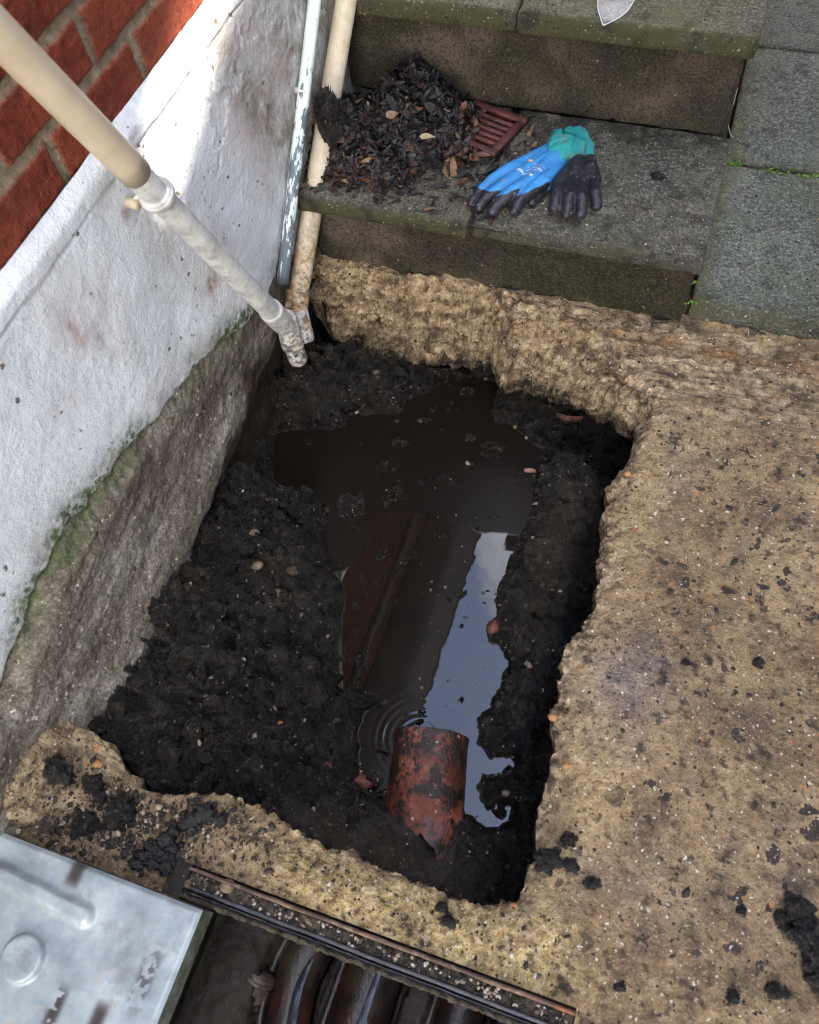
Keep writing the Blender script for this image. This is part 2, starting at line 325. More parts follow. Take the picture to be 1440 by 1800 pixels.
def simple(name, c1, c2, scale=20, rough=0.6, bump=0.001, spec=0.5, metal=0.0, lo=0.35, hi=0.65, spots=None, detail=6, **kw):
    g = G(name); n = g.noise(scale, detail, 0.62); c = g.ramp(n, [(lo, c1), (hi, c2)])
    if spots:
        for (ss, a, b, cc) in spots: c = g.mix(g.ramp(g.noise(ss, 6, 0.65), [(a, 0.0), (b, 1.0)]), c, cc)
    return g.done(c, rough, g.bump(g.noise(scale * 6, 5, 0.65), bump, 1.0), spec, metal, **kw)
M = {}
M['concrete'] = m_concrete(); M['mud'] = m_mud(); M['riser'] = m_riser(); M['render'] = m_render(); M['brick'] = m_brick()
M['tread'] = m_slab('weathered_step_slab', (0.065, 0.062, 0.05), (0.115, 0.108, 0.088), (0.20, 0.188, 0.15), (0.10, 0.10, 0.055))
M['tread_top'] = m_slab('pale_step_slab', (0.11, 0.105, 0.075), (0.17, 0.16, 0.115), (0.26, 0.245, 0.18), (0.13, 0.135, 0.05))
M['paver'] = m_slab('grey_paving_slab', (0.09, 0.097, 0.08), (0.155, 0.162, 0.135), (0.245, 0.25, 0.205), (0.12, 0.135, 0.07), 0.8, 0.4)

# ================================================================== THE SETTING
WX = -0.749          # face of the painted render
ZW = -0.27           # water level in the hole
# ---- rim of the hole: (px, py, z of lip, plan width of the broken slope above it)
RIM = [(128, 1262, 0, .012), (150, 1283, 0, .014), (185, 1300, 0, .014), (205, 1335, 0, .016), (225, 1362, 0, .014), (262, 1386, 0, .012), (300, 1402, 0, .012), (345, 1392, 0, .012), (400, 1402, 0, .01),
       (450, 1418, 0, .01), (505, 1452, 0, .008), (560, 1478, 0, .008), (620, 1503, 0, .008), (680, 1528, 0, .008), (735, 1552, 0, .008), (790, 1570, 0, .008), (850, 1586, 0, .008), (912, 1586, 0, .01),
       (922, 1565, 0, .012), (926, 1535, 0, .014), (945, 1510, 0, .016), (942, 1470, 0, .016), (950, 1425, 0, .02), (966, 1385, 0, .02), (972, 1345, 0, .02), (980, 1310, 0, .02), (970, 1280, 0, .02), (968, 1250, 0, .02),
       (986, 1222, 0, .02), (988, 1180, 0, .016), (996, 1140, 0, .016), (1018, 1105, 0, .016), (1040, 1062, 0, .016), (1056, 1020, 0, .016), (1058, 970, 0, .014), (1066, 935, 0, .014), (1064, 900, 0, .014), (1069, 872, 0, .014),
       (1078, 839, -.01, .016), (1100, 812, -.015, .018), (1112, 785, -.02, .02), (1122, 761, -.035, .03), (1117, 744, -.05, .04), (1094, 728, -.06, .05), (1072, 706, -.07, .055), (1044, 698, -.08, .06), (1017, 690, -.09, .065),
       (989, 673, -.10, .07), (955, 658, -.11, .07), (922, 650, -.12, .075), (886, 656, -.13, .075), (876, 638, -.14, .06), (861, 611, -.15, .05), (828, 600, -.17, .03), (789, 602, -.19, .03), (755, 609, -.21, .03),
       (728, 614, -.22, .032), (678, 605, -.225, .032), (622, 592, -.225, .032), (592, 583, -.22, .032), (583, 562, -.19, .035), (582, 525, -.13, .035), (560, 500, -.09, .035), (545, 480, -.05, .03)]
rp = np.array([[*W(a, b, 2, z)[:2], z, w] for a, b, z, w in RIM])
rp[:, 1] = np.minimum(rp[:, 1], 1.195)
extra = np.array([[-0.80, 1.19, -.05, .03], [-0.86, 1.1, 0, .02], [-0.86, .25, 0, .02], [-0.80, .150, 0, .015]])
rp = np.vstack([rp, extra])
CX, CY = -0.36, 0.66
NT = 2200
# resample the rim by angle
ang = np.arctan2(rp[:, 1] - CY, rp[:, 0] - CX); closed = np.vstack([rp, rp[:1]])
th = np.linspace(-math.pi, math.pi, NT, endpoint=False); r0 = np.zeros(NT); zl = np.zeros(NT); wl = np.zeros(NT)
dx, dy = np.cos(th), np.sin(th)
for k in range(len(rp)):
    a, b = closed[k], closed[k + 1]; ex, ey = b[0] - a[0], b[1] - a[1]
    den = dx * ey - dy * ex; den = np.where(np.abs(den) < 1e-9, 1e-9, den)
    t = ((a[0] - CX) * ey - (a[1] - CY) * ex) / den; s = ((a[0] - CX) * dy - (a[1] - CY) * dx) / den
    ok = (t > 0) & (s >= -1e-6) & (s <= 1 + 1e-6) & ((r0 == 0) | (t > r0))
    r0 = np.where(ok, t, r0); zl = np.where(ok, a[2] + (b[2] - a[2]) * s, zl); wl = np.where(ok, a[3] + (b[3] - a[3]) * s, wl)
P0 = np.stack([CX + dx * r0, CY + dy * r0, np.zeros(NT)], -1)
r0s = r0.copy(); r0 = r0 + fbm(P0, 30, 5, 0.6) * 0.014 + fbm(P0 + 3, 9, 2) * 0.008 + fbm(P0 + 6, 55, 3, .6, 2) * 0.007
YN = -0.001; XR = 0.130; XL = -0.48                    # near edge of the slab and the sides of the access chamber

def zc(x, y):
    p = np.stack([x, y, np.zeros_like(x)], -1)
    z = fbm(p, 2.2, 3) * 0.010 + fbm(p, 22, 4, 0.6) * 0.0034 + fbm(p, 90, 3, 0.6) * 0.0016
    strip = sstep(0.17, 0.07, y) * sstep(0.15, -0.05, x)
    z = z + strip * (fbm(p, 14, 4, 0.6) * 0.012 + fbm(p, 60, 4, 0.7) * 0.007)
    ledge = sstep(1.0, 1.15, y)
    z = z + sstep(.96, 1.08, y) * fbm(p * [6, 32, 1], 1.0, 4, .6, 2) * 0.013
    z = z + ledge * (fbm(p, 12, 4, 0.6) * 0.016 + fbm(p, 40, 4, 0.6) * 0.008 - 0.004)
    # mounded mortar at the left corner and where the slab meets the wall
    z = z + 0.03 * np.exp(-(((x + 0.69) / 0.05) ** 2 + ((y - 0.125) / 0.045) ** 2))
    z = z + 0.04 * sstep(-0.70, -0.76, x) * sstep(0.3, 0.1, y) + (0.085 + fbm(p, 25, 3) * .02) * sstep(-.655, -.745, x) * sstep(.165, .055, y) * sstep(-.05, -.012, y)
    return z
def blob(x, y, px, py, sx, sy, rot=0.0):
    c = W(px, py); a = x - c[0]; b = y - c[1]; u = a * math.cos(rot) + b * math.sin(rot); v = -a * math.sin(rot) + b * math.cos(rot)
    return np.exp(-(u / sx) ** 2 - (v / sy) ** 2)
def conc_attrs(x, y, rimv):
    p = np.stack([x, y, np.zeros_like(x)], -1)
    n = fbm(p, 12, 4)
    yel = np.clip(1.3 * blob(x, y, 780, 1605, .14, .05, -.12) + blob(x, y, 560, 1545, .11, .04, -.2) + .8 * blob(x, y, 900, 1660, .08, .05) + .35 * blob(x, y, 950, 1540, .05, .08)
                  + .45 * blob(x, y, 1130, 880, .05, .2, -.1) + .5 * blob(x, y, 1040, 1330, .05, .12) + .35 * blob(x, y, 250, 1380, .08, .05) + n * .5 + .02, 0, 1)  # warm lens glow painted into the near strip, beside yellower broken concrete
    vio = np.clip(.8 * blob(x, y, 1090, 1240, .06, .10) + .45 * blob(x, y, 1110, 1170, .08, .06) + .5 * blob(x, y, 1180, 860, .05, .12) + .4 * blob(x, y, 1100, 1560, .2, .08) + n * .5 - .15, 0, 1)  # lens-flare tint painted into the concrete colour, plus random variation
    ora = np.clip(blob(x, y, 1300, 625, .25, .018) * 1.0 + blob(x, y, 1080, 590, .12, .02) * .6 + blob(x, y, 210, 1415, .05, .02) + sstep(.6, .9, blob(x, y, 600, 1575, .3, .006, -.01)) * .3, 0, 1) * np.clip(.7 + n * 2, 0, 1)
    dirt = np.clip(1.1 * blob(x, y, 120, 1345, .09, .022) + .9 * blob(x, y, 1380, 690, .10, .012) + .8 * blob(x, y, 330, 1440, .07, .025, .4) + .7 * blob(x, y, 500, 1500, .09, .02, -.15) + .5 * blob(x, y, 1180, 520 + 40, .05, .02)
                   + .9 * blob(x, y, 240, 1480, .12, .02) + .5 * blob(x, y, 900, 600, .25, .015) + 1.1 * blob(x, y, 800, 568, .022, .022) + .6 * blob(x, y, 1080, 650, .05, .012) + .5 * blob(x, y, 700, 540, .06, .02) + .5 * sstep(.008, -.03, y) * sstep(.15, .0, x)  # small round spot below the lower riser paints in the darkness of a recess
                   + sstep(.16, .34, fbm(p, 26, 4, .55)) * sstep(-.15, .1, fbm(p + 9, 3.2, 2)) * .95 + sstep(.26, .36, fbm(p + 4, 60, 3, .5)) * .8, 0, 1)
    rim_ = np.clip(rimv + sstep(.95, 1.1, y) * sstep(1.24, 1.2, y) * .9 * sstep(.55, .2, x) + sstep(.14, .06, y) * sstep(-.45, -.6, x) * .7, 0, 1)
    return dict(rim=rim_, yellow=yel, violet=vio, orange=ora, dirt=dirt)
# outer boundary radius
XO0, XO1, YO1 = -0.92, 1.6, 1.262
ro = np.full(NT, 99.0)
with np.errstate(divide='ignore', invalid='ignore'):
    for lim, c, d in ((XO0, CX, dx), (XO1, CX, dx), (YN, CY, dy), (YO1, CY, dy)):
        t = (lim - c) / d; ro = np.where(t > 0, np.minimum(ro, t), ro)
ro = np.maximum(ro, r0 + wl + 0.02)
rings = []
# underside of the broken slab, then its broken face, then the surface
for u, zz in ((.13, -.12), (.11, -.115), (.09, -.11), (.055, -.10), (.03, -.09), (.018, -.082), (.010, -.072), (.006, -.06), (.003, -.047), (.001, -.035), (.0, -.022), (.0, -.01)):
    rings.append((r0 + u, zl + zz, np.full(NT, 1.0)))
for s in np.linspace(0, 1, 56):
    f = 1 - (1 - s) ** 1.7
    rings.append((r0 * (1 - s) + r0s * s + wl * s, zl * (1 - f), np.full(NT, 1 - 0.5 * s)))
NF = len(rings)
NS = 230; tt = np.linspace(0, 1, NS + 1)[1:]; q = (np.exp(2.6 * tt) - 1) / (math.exp(2.6) - 1)
rw = r0s + wl
for k in range(NS): rings.append((rw + (ro - rw) * q[k], np.zeros(NT), 0.55 * np.exp(-((ro - rw) * q[k]) / 0.026)))
RR = np.stack([r[0] for r in rings]); ZZ = np.stack([r[1] for r in rings]); RM = np.stack([r[2] for r in rings])
X = CX + dx[None] * RR; Y = np.maximum(CY + dy[None] * RR, YN)
tf = np.zeros_like(X); tf[12:] = 1; tf[:12] = np.linspace(0, 1, 12)[:, None]
Z = ZZ + zc(X, Y) * tf
Pn = np.stack([X, Y, Z], -1)
edge = np.clip(RM * 1.4 - 0.1, 0, 1); edge[NF:] = np.maximum(edge[NF:], 0) * 1
amp = edge * 0.020
wk1, wr1 = worley(np.stack([X, Y], -1), 48); wk2, wr2 = worley(np.stack([X, Y], -1) + 3, 110)
n1 = fbm(Pn, 24, 5, .6); n2 = fbm(Pn + 31, 24, 5, .6); n3 = fbm(Pn + 57, 55, 4, .6, 1)
far = sstep(0.85, 1.1, Y)
rad = (n1 * amp * (0.7 + 0.6 * far))
X2 = X + dx[None] * rad; Y2 = Y + dy[None] * rad; Z2 = Z + n2 * amp * (0.4 + 1.3 * far) - n3 * edge * 0.006 - edge * (wk1 * .016 * (1 - far) + (wr1 - .5) * .008 * (1 - .8 * far) + wk2 * .006 * (1 - .8 * far))
st_ = fbm(Pn * [5, 5, 42] + [0, 0, 3], 1.0, 4, .6, 2); hi_ = fbm(Pn, 48, 4, .65, 2)
fm = edge * sstep(.95, 1.1, Y); Y2 = Y2 - fm * (st_ * .030 + hi_ * .005) ; Z2 = Z2 + fm * (hi_ * .003 + n3 * .005)
Y2 = np.where(Y > 1.255, Y, Y2)
V = np.stack([X2, Y2, Z2], -1).transpose(1, 0, 2)
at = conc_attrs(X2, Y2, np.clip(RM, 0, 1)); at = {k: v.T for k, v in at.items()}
deepf = sstep(-.05, -.2, Z2).T * 0.0
at['dirt'] = np.clip(at['dirt'] * (1 - at['rim'] * .6) + (np.arange(len(rings)) < 10)[None] * .9 + sstep(-.10, -.24, Z2.T) * .8 * np.clip(.5 + 2.2 * fbm(V * [6, 6, 30], 1.0, 4, .6), 0, 1), 0, 1)  # underside darkened; broken face turns patchily darker towards the bottom
gv = [V.reshape(-1, 3)]; gf = [gridF(NT, len(rings), wrapu=True)]; gat = {k: [v.ravel()] for k, v in at.items()}
off = len(gv[0])
def patch(x0, x1, y0, y1, res):
    global off
    nx = max(2, int((x1 - x0) / res)); ny = max(2, int((y1 - y0) / res)); A, B = np.meshgrid(np.linspace(x0, x1, nx), np.linspace(y0, y1, ny), indexing='ij')
    a = conc_attrs(A, B, np.zeros_like(A)); gv.append(np.stack([A, B, zc(A, B)], -1).reshape(-1, 3)); gf.append(gridF(nx, ny, off=off)); off += nx * ny
    for k in gat: gat[k].append(a[k].ravel())
patch(XR, 0.45, -0.25, YN + .0005, .004); patch(0.45, 1.6, -1.2, YN + .0005, .03); patch(XR, .45, -1.2, -.25, .02)
patch(-0.92, XL, -0.35, YN + .0005, .005); patch(-0.92, XL, -1.2, -.35, .02); patch(XL, XR, -1.2, -.66, .02)
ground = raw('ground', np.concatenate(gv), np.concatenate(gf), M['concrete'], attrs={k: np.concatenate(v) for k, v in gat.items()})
tag(ground, kind='structure')
# far ground all round: a sheet with an opening for everything built finely above
o_ = 60.0; V = [(-o_, -o_, -.03), (o_, -o_, -.03), (o_, o_, -.03), (-o_, o_, -.03), (-.92, -1.2, -.012), (1.6, -1.2, -.012), (1.6, 1.26, -.012), (-.92, 1.26, -.012)]
fg = raw('ground', V, np.array([[0, 1, 5, 4], [1, 2, 6, 5], [2, 3, 7, 6], [3, 0, 4, 7]]), M['concrete'], smooth=False,
         attrs={k: np.zeros(8) for k in gat}); tag(fg, kind='structure')

# ---- mud in the hole
WATER = [(488, 764), (511, 755), (600, 755), (614, 733), (660, 727), (703, 728), (717, 703), (755, 689), (767, 661), (800, 672), (830, 663), (878, 674), (867, 711), (872, 744), (905, 748), (920, 772), (955, 795), (950, 822), (933, 844), (939, 889),
         (922, 928), (906, 954), (897, 986), (877, 1022), (872, 1053), (874, 1080), (857, 1099), (857, 1126), (884, 1139), (897, 1171), (879, 1198), (861, 1243), (839, 1261), (839, 1306), (861, 1333), (902, 1333), (908, 1378), (897, 1433), (888, 1451),
         (852, 1451), (816, 1428), (807, 1401), (812, 1350), (822, 1300), (760, 1300), (700, 1340), (684, 1387), (640, 1390), (633, 1356), (635, 1320), (631, 1288), (640, 1257), (664, 1240), (680, 1234), (649, 1214), (599, 1211), (597, 1171), (599, 1126), (604, 1080),
         (606, 1031), (581, 1004), (574, 954), (574, 927), (579, 900), (578, 890), (544, 867), (500, 861), (478, 833), (483, 789)]
wp = np.array([W(a, b, 2, ZW)[:2] for a, b in WATER])
CTRL = [(130, 1262, -.02), (190, 1180, -.045), (240, 1070, -.035), (270, 1030, -.05), (340, 930, -.10), (400, 830, -.15), (430, 800, -.21), (470, 760, -.22), (490, 700, -.19), (505, 650, -.165),
        (300, 1150, -.07), (250, 1250, -.06), (300, 1320, -.075), (400, 1340, -.10), (450, 1390, -.09), (550, 1460, -.10), (650, 1505, -.115), (740, 1545, -.13), (400, 1200, -.11), (480, 1230, -.15), (500, 1320, -.14),
        (550, 1150, -.2), (420, 1050, -.12), (500, 1000, -.18), (450, 930, -.17), (540, 920, -.22), (560, 1250, -.21), (560, 1380, -.17), (640, 1430, -.19), (740, 1450, -.21), (850, 1500, -.22), (890, 1540, -.24), (340, 1060, -.065),
        (910, 1450, -.26), (935, 1330, -.25), (930, 1250, -.22), (950, 1180, -.2), (930, 1120, -.21), (960, 1050, -.2), (1000, 980, -.2), (960, 960, -.215), (1000, 880, -.19), (1020, 800, -.19), (1060, 800, -.225), (1000, 740, -.23), (1060, 740, -.24), (940, 700, -.24),
        (560, 640, -.185), (600, 690, -.20), (650, 640, -.21), (680, 700, -.225), (560, 720, -.215), (600, 600, -.23), (750, 640, -.245), (850, 640, -.25), (640, 740, -.235)]
cp = np.array([[*W(a, b, 2, z)[:2], z] for a, b, z in CTRL])
x0, x1, y0, y1, rs = -0.82, 0.20, 0.03, 1.42, 0.0023
nx, ny = int((x1 - x0) / rs), int((y1 - y0) / rs)
A, B = np.meshgrid(np.linspace(x0, x1, nx), np.linspace(y0, y1, ny), indexing='ij')
num = 0; den = 0
for c in cp:
    w = 1.0 / (((A - c[0]) ** 2 + (B - c[1]) ** 2) + 0.0009) ** 1.6; num = num + w * c[2]; den = den + w
base = num / den
P3 = np.stack([A, B, np.zeros_like(A)], -1)
sdw = poly_sd(A, B, wp) + fbm(P3, 26, 4, .6) * 0.010 + fbm(P3, 75, 3, .6) * 0.005
rimr = np.interp(np.arctan2(B - CY, A - CX), th, r0, period=2 * math.pi); drim = rimr - np.hypot(A - CX, B - CY)
# the trench under the right-hand and far edge of the slab
rt = sstep(-.32, -.12, A) * sstep(.19, .30, B)
farm = sstep(1.02, 1.12, B)
base = base - .11 * sstep(.085, .02, drim) * sstep(-.22, -.10, A) * sstep(.86, .98, B) - rt * sstep(.055, .012, drim) * .09 - farm * sstep(.06, .0, drim) * .12
warp = P3 + np.stack([fbm(P3, 12, 3), fbm(P3 + 8, 12, 3), np.zeros_like(A)], -1) * 0.03
lump = fbm(warp, 15, 2, .5, 1) * 0.050 + fbm(warp + 3, 38, 3, .6, 1) * 0.030 + fbm(P3 + 6, 95, 3, .6, 1) * 0.013
wd, wid = worley(warp, 34); lump = lump + np.clip(.42 - wd, 0, 1) * .036 * (wid > .55)
wd2, wid2 = worley(warp + 2, 75); lump = lump + np.clip(.45 - wd2, 0, 1) * .013 * (wid2 > .5)
smooth_near = np.clip(blob(A, B, 560, 1440, .10, .05) + blob(A, B, 760, 1500, .12, .05), 0, 1)
lump = lump * (1 - .7 * smooth_near) * (1 - .35 * sstep(-.2, -.1, A))
up = ZW + 0.004 + (base - ZW) * sstep(0.0, 0.06, sdw) + lump * (0.18 + 0.82 * sstep(0, .03, sdw)) + 0.004 * sstep(0, .01, sdw)
dn = ZW - 0.004 + np.maximum(sdw * 1.2, -.05) + lump * 0.10
up = np.maximum(up, ZW + .008 + lump * .2); hm = np.where(sdw > 0, up, dn)
cpw = np.array([W(a, b, 2, -.2)[:2] for a, b in ((684, 1285), (828, 1284), (812, 1400), (785, 1470), (768, 1500), (745, 1462), (705, 1440), (676, 1425), (674, 1370))]); dcp = poly_sd(A, B, cpw) + fbm(P3, 60, 3) * .004
hm = np.minimum(hm, ZW + .016 + np.maximum(dcp, -.01) * 2.2 + lump * .4)
tip = W(745, 1490, 2, -.2); tipr = W(700, 1450, 2, -.2)
hm = np.where(drim > 0, hm + .075 * np.exp(-((A - tipr[0] + .02) / .055) ** 2 - ((B - tipr[1] + .012) / .028) ** 2) + .03 * np.exp(-((A - tip[0] - .055) / .035) ** 2 - ((B - tip[1]) / .035) ** 2), hm)
# lumps standing in the water
for (a, b, r, h) in ((618, 890, .034, .026), (828, 771, .014, .012), (866, 790, .03, .008), (828, 822, .012, .01), (820, 690, .018, .01), (872, 1390, .034, .028), (905, 1375, .03, .03), (880, 1430, .014, .012), (632, 1160, .014, .012), (626, 1068, .011, .010), (655, 1377, .022, .018), (640, 1175, .012, .01),
                  (812, 1100, .004, .006), (735, 668, .02, .012), (605, 1350, .024, .016), (590, 1325, .02, .016), (845, 1268, .012, .01), (645, 1220, .012, .012), (915, 1320, .012, .012), (870, 725, .014, .012), (590, 985, .012, .01), (600, 1195, .012, .01)):
    c = W(a, b, 2, ZW); d = np.hypot(A - c[0], B - c[1]) / r + fbm(P3, 50, 3) * .5
    hm = np.maximum(hm, ZW - .004 + h * np.clip(1 - d ** 3, -1, 1) + lump * .35)
# bury it under the slab so nothing pokes through
hm = np.where(drim < 0, np.minimum(hm, np.interp(np.arctan2(B - CY, A - CX), th, zl, period=2 * math.pi) - .10), hm)
hm = np.where((drim >= 0) & (drim < .02) & (rt + farm < .5), np.minimum(hm, -.012), hm)
grey = np.clip(smooth_near * .9 + .45 * blob(A, B, 470, 930, .08, .07) + .3 * blob(A, B, 700, 1520, .2, .03) + fbm(P3, 10, 3) * .5, 0, 1)
brown = np.clip(.95 * blob(A, B, 1010, 850, .08, .13) + .35 * blob(A, B, 960, 1000, .05, .2) + .6 * blob(A, B, 440, 940, .06, .05) + .4 * blob(A, B, 330, 1000, .06, .05) + fbm(P3 + 5, 14, 4) * .6 - .15, 0, 1)
wet = np.clip(sstep(.022, .0, sdw) + .8 * blob(A, B, 590, 1340, .05, .04) + .7 * blob(A, B, 600, 680, .12, .1) + .5 * sstep(.1, .35, fbm(P3 + 2, 30, 3)), 0, 1)
mud = raw('mud', np.stack([A, B, hm], -1), gridF(nx, ny), M['mud'], attrs=dict(grey=grey, brown=brown, wet=wet)); tag(mud, kind='structure')
# the soil the hole is dug in: closes the sides behind the undercuts
xa_, xb_, ya_, yb_ = x0 + .004, x1 - .004, y0 + .004, y1 - .004
V = [(xa_, ya_, -.6), (xb_, ya_, -.6), (xb_, yb_, -.6), (xa_, yb_, -.6), (xa_, ya_, -.021), (xb_, ya_, -.021), (xb_, yb_, -.021), (xa_, yb_, -.021)]
so = raw('subsoil', V, np.array([[0, 1, 5, 4], [1, 2, 6, 5], [2, 3, 7, 6], [3, 0, 4, 7], [0, 3, 2, 1]]), M['mud'], smooth=False, attrs=dict(grey=np.zeros(8), brown=np.zeros(8), wet=np.zeros(8))); tag(so, kind='structure')

# ---- muddy water
g = G('muddy_water'); nn = g.noise(14, 5, 0.6)
sl_ = g.attr('silt'); M['water'] = g.done(g.mix(sl_, g.ramp(nn, [(0.3, (0.007, 0.0054, 0.0043)), (0.7, (0.0125, 0.0095, 0.0072))]), (0.0085, 0.0062, 0.0045)), g.mix(sl_, 0.015, 0.22), g.bump(g.noise(9, 3, 0.5), 0.0012, 0.25), g.mix(sl_, 0.5, 0.12), IOR=1.56)
nx2, ny2 = 300, 380; A2, B2 = np.meshgrid(np.linspace(-.82, .02, nx2), np.linspace(.17, 1.32, ny2), indexing='ij')
zz = np.zeros_like(A2)
for (a, b, am, wv, dec) in ((735, 1300, .00007, .014, .028),):
    c = W(a, b, 2, ZW); d = np.hypot(A2 - c[0], B2 - c[1]); zz += am * (1 + 2.5 * fbm(np.stack([A2, B2, A2 * 0], -1), 18, 2)) * np.cos((d / wv) * 2 * math.pi) * np.exp(-(np.maximum(d - .06, 0) / dec) ** 2)
slx = np.array([W(a, b, 2, ZW) for a, b in ((470, 1010), (560, 1015), (625, 1000), (645, 915), (665, 900), (745, 905), (800, 915), (850, 935), (925, 940))]); Pz = np.stack([A2, B2, A2 * 0], -1)
silt = sstep(-.004, .004, B2 - np.interp(A2, slx[:, 0], slx[:, 1]) + fbm(Pz, 22, 4, .6) * .02)
water = raw('water', np.stack([A2, B2, ZW + zz], -1), gridF(nx2, ny2), M['water'], attrs=dict(silt=silt)); tag(water, kind='structure')

# ---- painted render at the foot of the house wall, with the bare footing below the paint
PB = [(0, 1190), (40, 1085), (75, 1010), (120, 915), (190, 832), (230, 772), (280, 728), (340, 650), (385, 600), (430, 560), (470, 520), (492, 450), (520, 350)]
pb = np.array([W(a, b, 0, WX) for a, b in PB]); pb = np.vstack([[WX, -1.5, .24], pb[:-1], [WX, 1.16, .06], [WX, 1.6, .0]])
house = thing('brick_house', 'red brick house wall with white painted render plinth on the left of the hole', 'house')
ya = np.arange(-.70, 1.95, .0032); za = np.arange(-.40, .6125, .0032); Bq, Zq = np.meshgrid(ya, za, indexing='ij')
P3w = np.stack([np.zeros_like(Bq), Bq, Zq], -1)
bot = np.interp(Bq, pb[:, 1], pb[:, 2]) + fbm(P3w, 14, 5, .65) * .030 + fbm(P3w + 3, 5, 2) * .02 - 0.004
dpb = Zq - bot
paint = sstep(-.004, .004, dpb)
xo = fbm(P3w, 3, 3) * .008 + fbm(P3w, 18, 3) * .0018 + fbm(P3w, 70, 3, .6) * .0009
# the bare footing bulges, more towards the near end, and breaks back at depth
bul = sstep(0, -.05, dpb) * (.006 + .02 * sstep(.9, .2, Bq)) + sstep(.06, -.04, Zq) * .022 * sstep(1.1, .3, Bq)
stri = fbm(np.stack([np.zeros_like(Bq), Bq * .5 + Zq * .45, Zq * 1.2 - Bq * .15], -1), 26, 4, .6)
xo = xo - .006 * (1 - paint) + bul * (1 - paint) + (1 - paint) * (stri * .0035 + fbm(P3w, 60, 4, .65) * .0035 + fbm(P3w, 24, 3) * .003)
xo = xo - sstep(-.05, -.11, Zq + fbm(P3w, 7, 3) * .05) * .03 * sstep(.45, .6, Bq)
# rounded lip along the top of the render, slightly proud with a crack under it
topn = Zq + fbm(np.stack([Bq * 0, Bq, Bq * 0], -1), 9, 3) * .006
xo = xo + .003 * sstep(.563, .575, topn) - .018 * sstep(.588, .6125, topn) ** 1.5 - .0035 * np.exp(-((topn - .566) / .0022) ** 2) * (fbm(P3w, 12, 2) > -.15)
# flaked paint
fl = fbm(P3w + 4, 11, 4, .6); flak = sstep(.20, .215, fl) * paint * sstep(.25, .45, Zq) * sstep(.7, .95, Bq); xo = xo - flak * .0022
def wblob(px, py, sy, sz, rot=0.0):
    c = W(px, py, 0, WX); a = Bq - c[1]; b = Zq - c[2]; u = a * math.cos(rot) + b * math.sin(rot); v = -a * math.sin(rot) + b * math.cos(rot); return np.exp(-(u / sy) ** 2 - (v / sz) ** 2)
nW = fbm(P3w, 8, 4)
pink = np.clip(.12 + 1.1 * wblob(440, 130, .13, .10) + .8 * wblob(470, 230, .10, .14) + .6 * wblob(290, 390, .06, .05, .6) + .55 * wblob(160, 560, .06, .12) + .5 * wblob(370, 500, .08, .08) + .3 * wblob(270, 690, .08, .04) + nW * .6 - .1, 0, 1)
grime = np.clip(.8 * sstep(.08, .0, dpb) + .9 * wblob(500, 250, .04, .3, .5) + .8 * sstep(1.12, 1.36, Bq + (0.3 - Zq) * .2) + .35 * sstep(.85, 1.15, Bq) + .35 * wblob(300, 500, .2, .12) + nW * .35 - .12, 0, 1) * paint
rust = np.clip(wblob(372, 497, .016, .018) * 1.1 + .6 * wblob(130, 580, .012, .035) + .5 * wblob(170, 590, .008, .03) + .7 * wblob(220, 375, .01, .012), 0, 1) * sstep(-.25, .1, fbm(P3w, 40, 3))
mossw = np.clip(np.exp(-((dpb - .004) / .030) ** 2) * 1.15 + .35 * sstep(.05, 0, dpb) * paint + .6 * wblob(500, 200, .03, .12, .7) + .5 * wblob(120, 950, .04, .04), 0, 1) * np.clip(.75 + fbm(P3w + 2, 6, 3) * 3.0, 0.0, 1.0) * sstep(1.3, 1.0, Bq + .0 * Zq + .0)
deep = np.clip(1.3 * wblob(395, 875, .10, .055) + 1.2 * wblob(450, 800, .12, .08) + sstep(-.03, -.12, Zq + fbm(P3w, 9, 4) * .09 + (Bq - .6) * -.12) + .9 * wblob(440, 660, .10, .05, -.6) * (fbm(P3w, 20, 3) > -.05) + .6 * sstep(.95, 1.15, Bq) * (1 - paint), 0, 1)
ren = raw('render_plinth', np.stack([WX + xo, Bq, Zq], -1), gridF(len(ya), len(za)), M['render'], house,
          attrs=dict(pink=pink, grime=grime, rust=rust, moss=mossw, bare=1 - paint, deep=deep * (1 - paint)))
# brickwork: real courses near the camera
ya = np.arange(-.70, 1.75, .0033); za = np.arange(.59, 1.50, .0033); Bq, Zq = np.meshgrid(ya, za, indexing='ij'); Pb = np.stack([np.zeros_like(Bq), Bq, Zq], -1)
jz = .6755 + fbm(Pb, 3, 2) * .004; ch = .0768; row = np.floor((Zq - jz) / ch); fz = (Zq - jz) - row * ch
dz_ = np.minimum(fz, ch - fz)
sh = np.where(np.mod(row, 2) == 0, .844, .932); fy = np.mod(Bq - sh + .0035 * np.sin(row * 5.1), .2235); dy_ = np.minimum(fy, .2235 - fy)
wv = fbm(Pb, 30, 3) * .0035
dj = np.minimum(dz_, dy_) - .0068 + wv
br = sstep(-.001, .003, dj)
face = -.0235 + br * .0065 + br * (fbm(Pb, 75, 4, .65) * .0030 + fbm(Pb, 20, 2) * .001) + (1 - br) * fbm(Pb, 60, 3) * .0012
bw = raw('brickwork', np.stack([WX + face, Bq, Zq], -1), gridF(len(ya), len(za)), M['brick'], house, attrs=dict(mortar=1 - br))
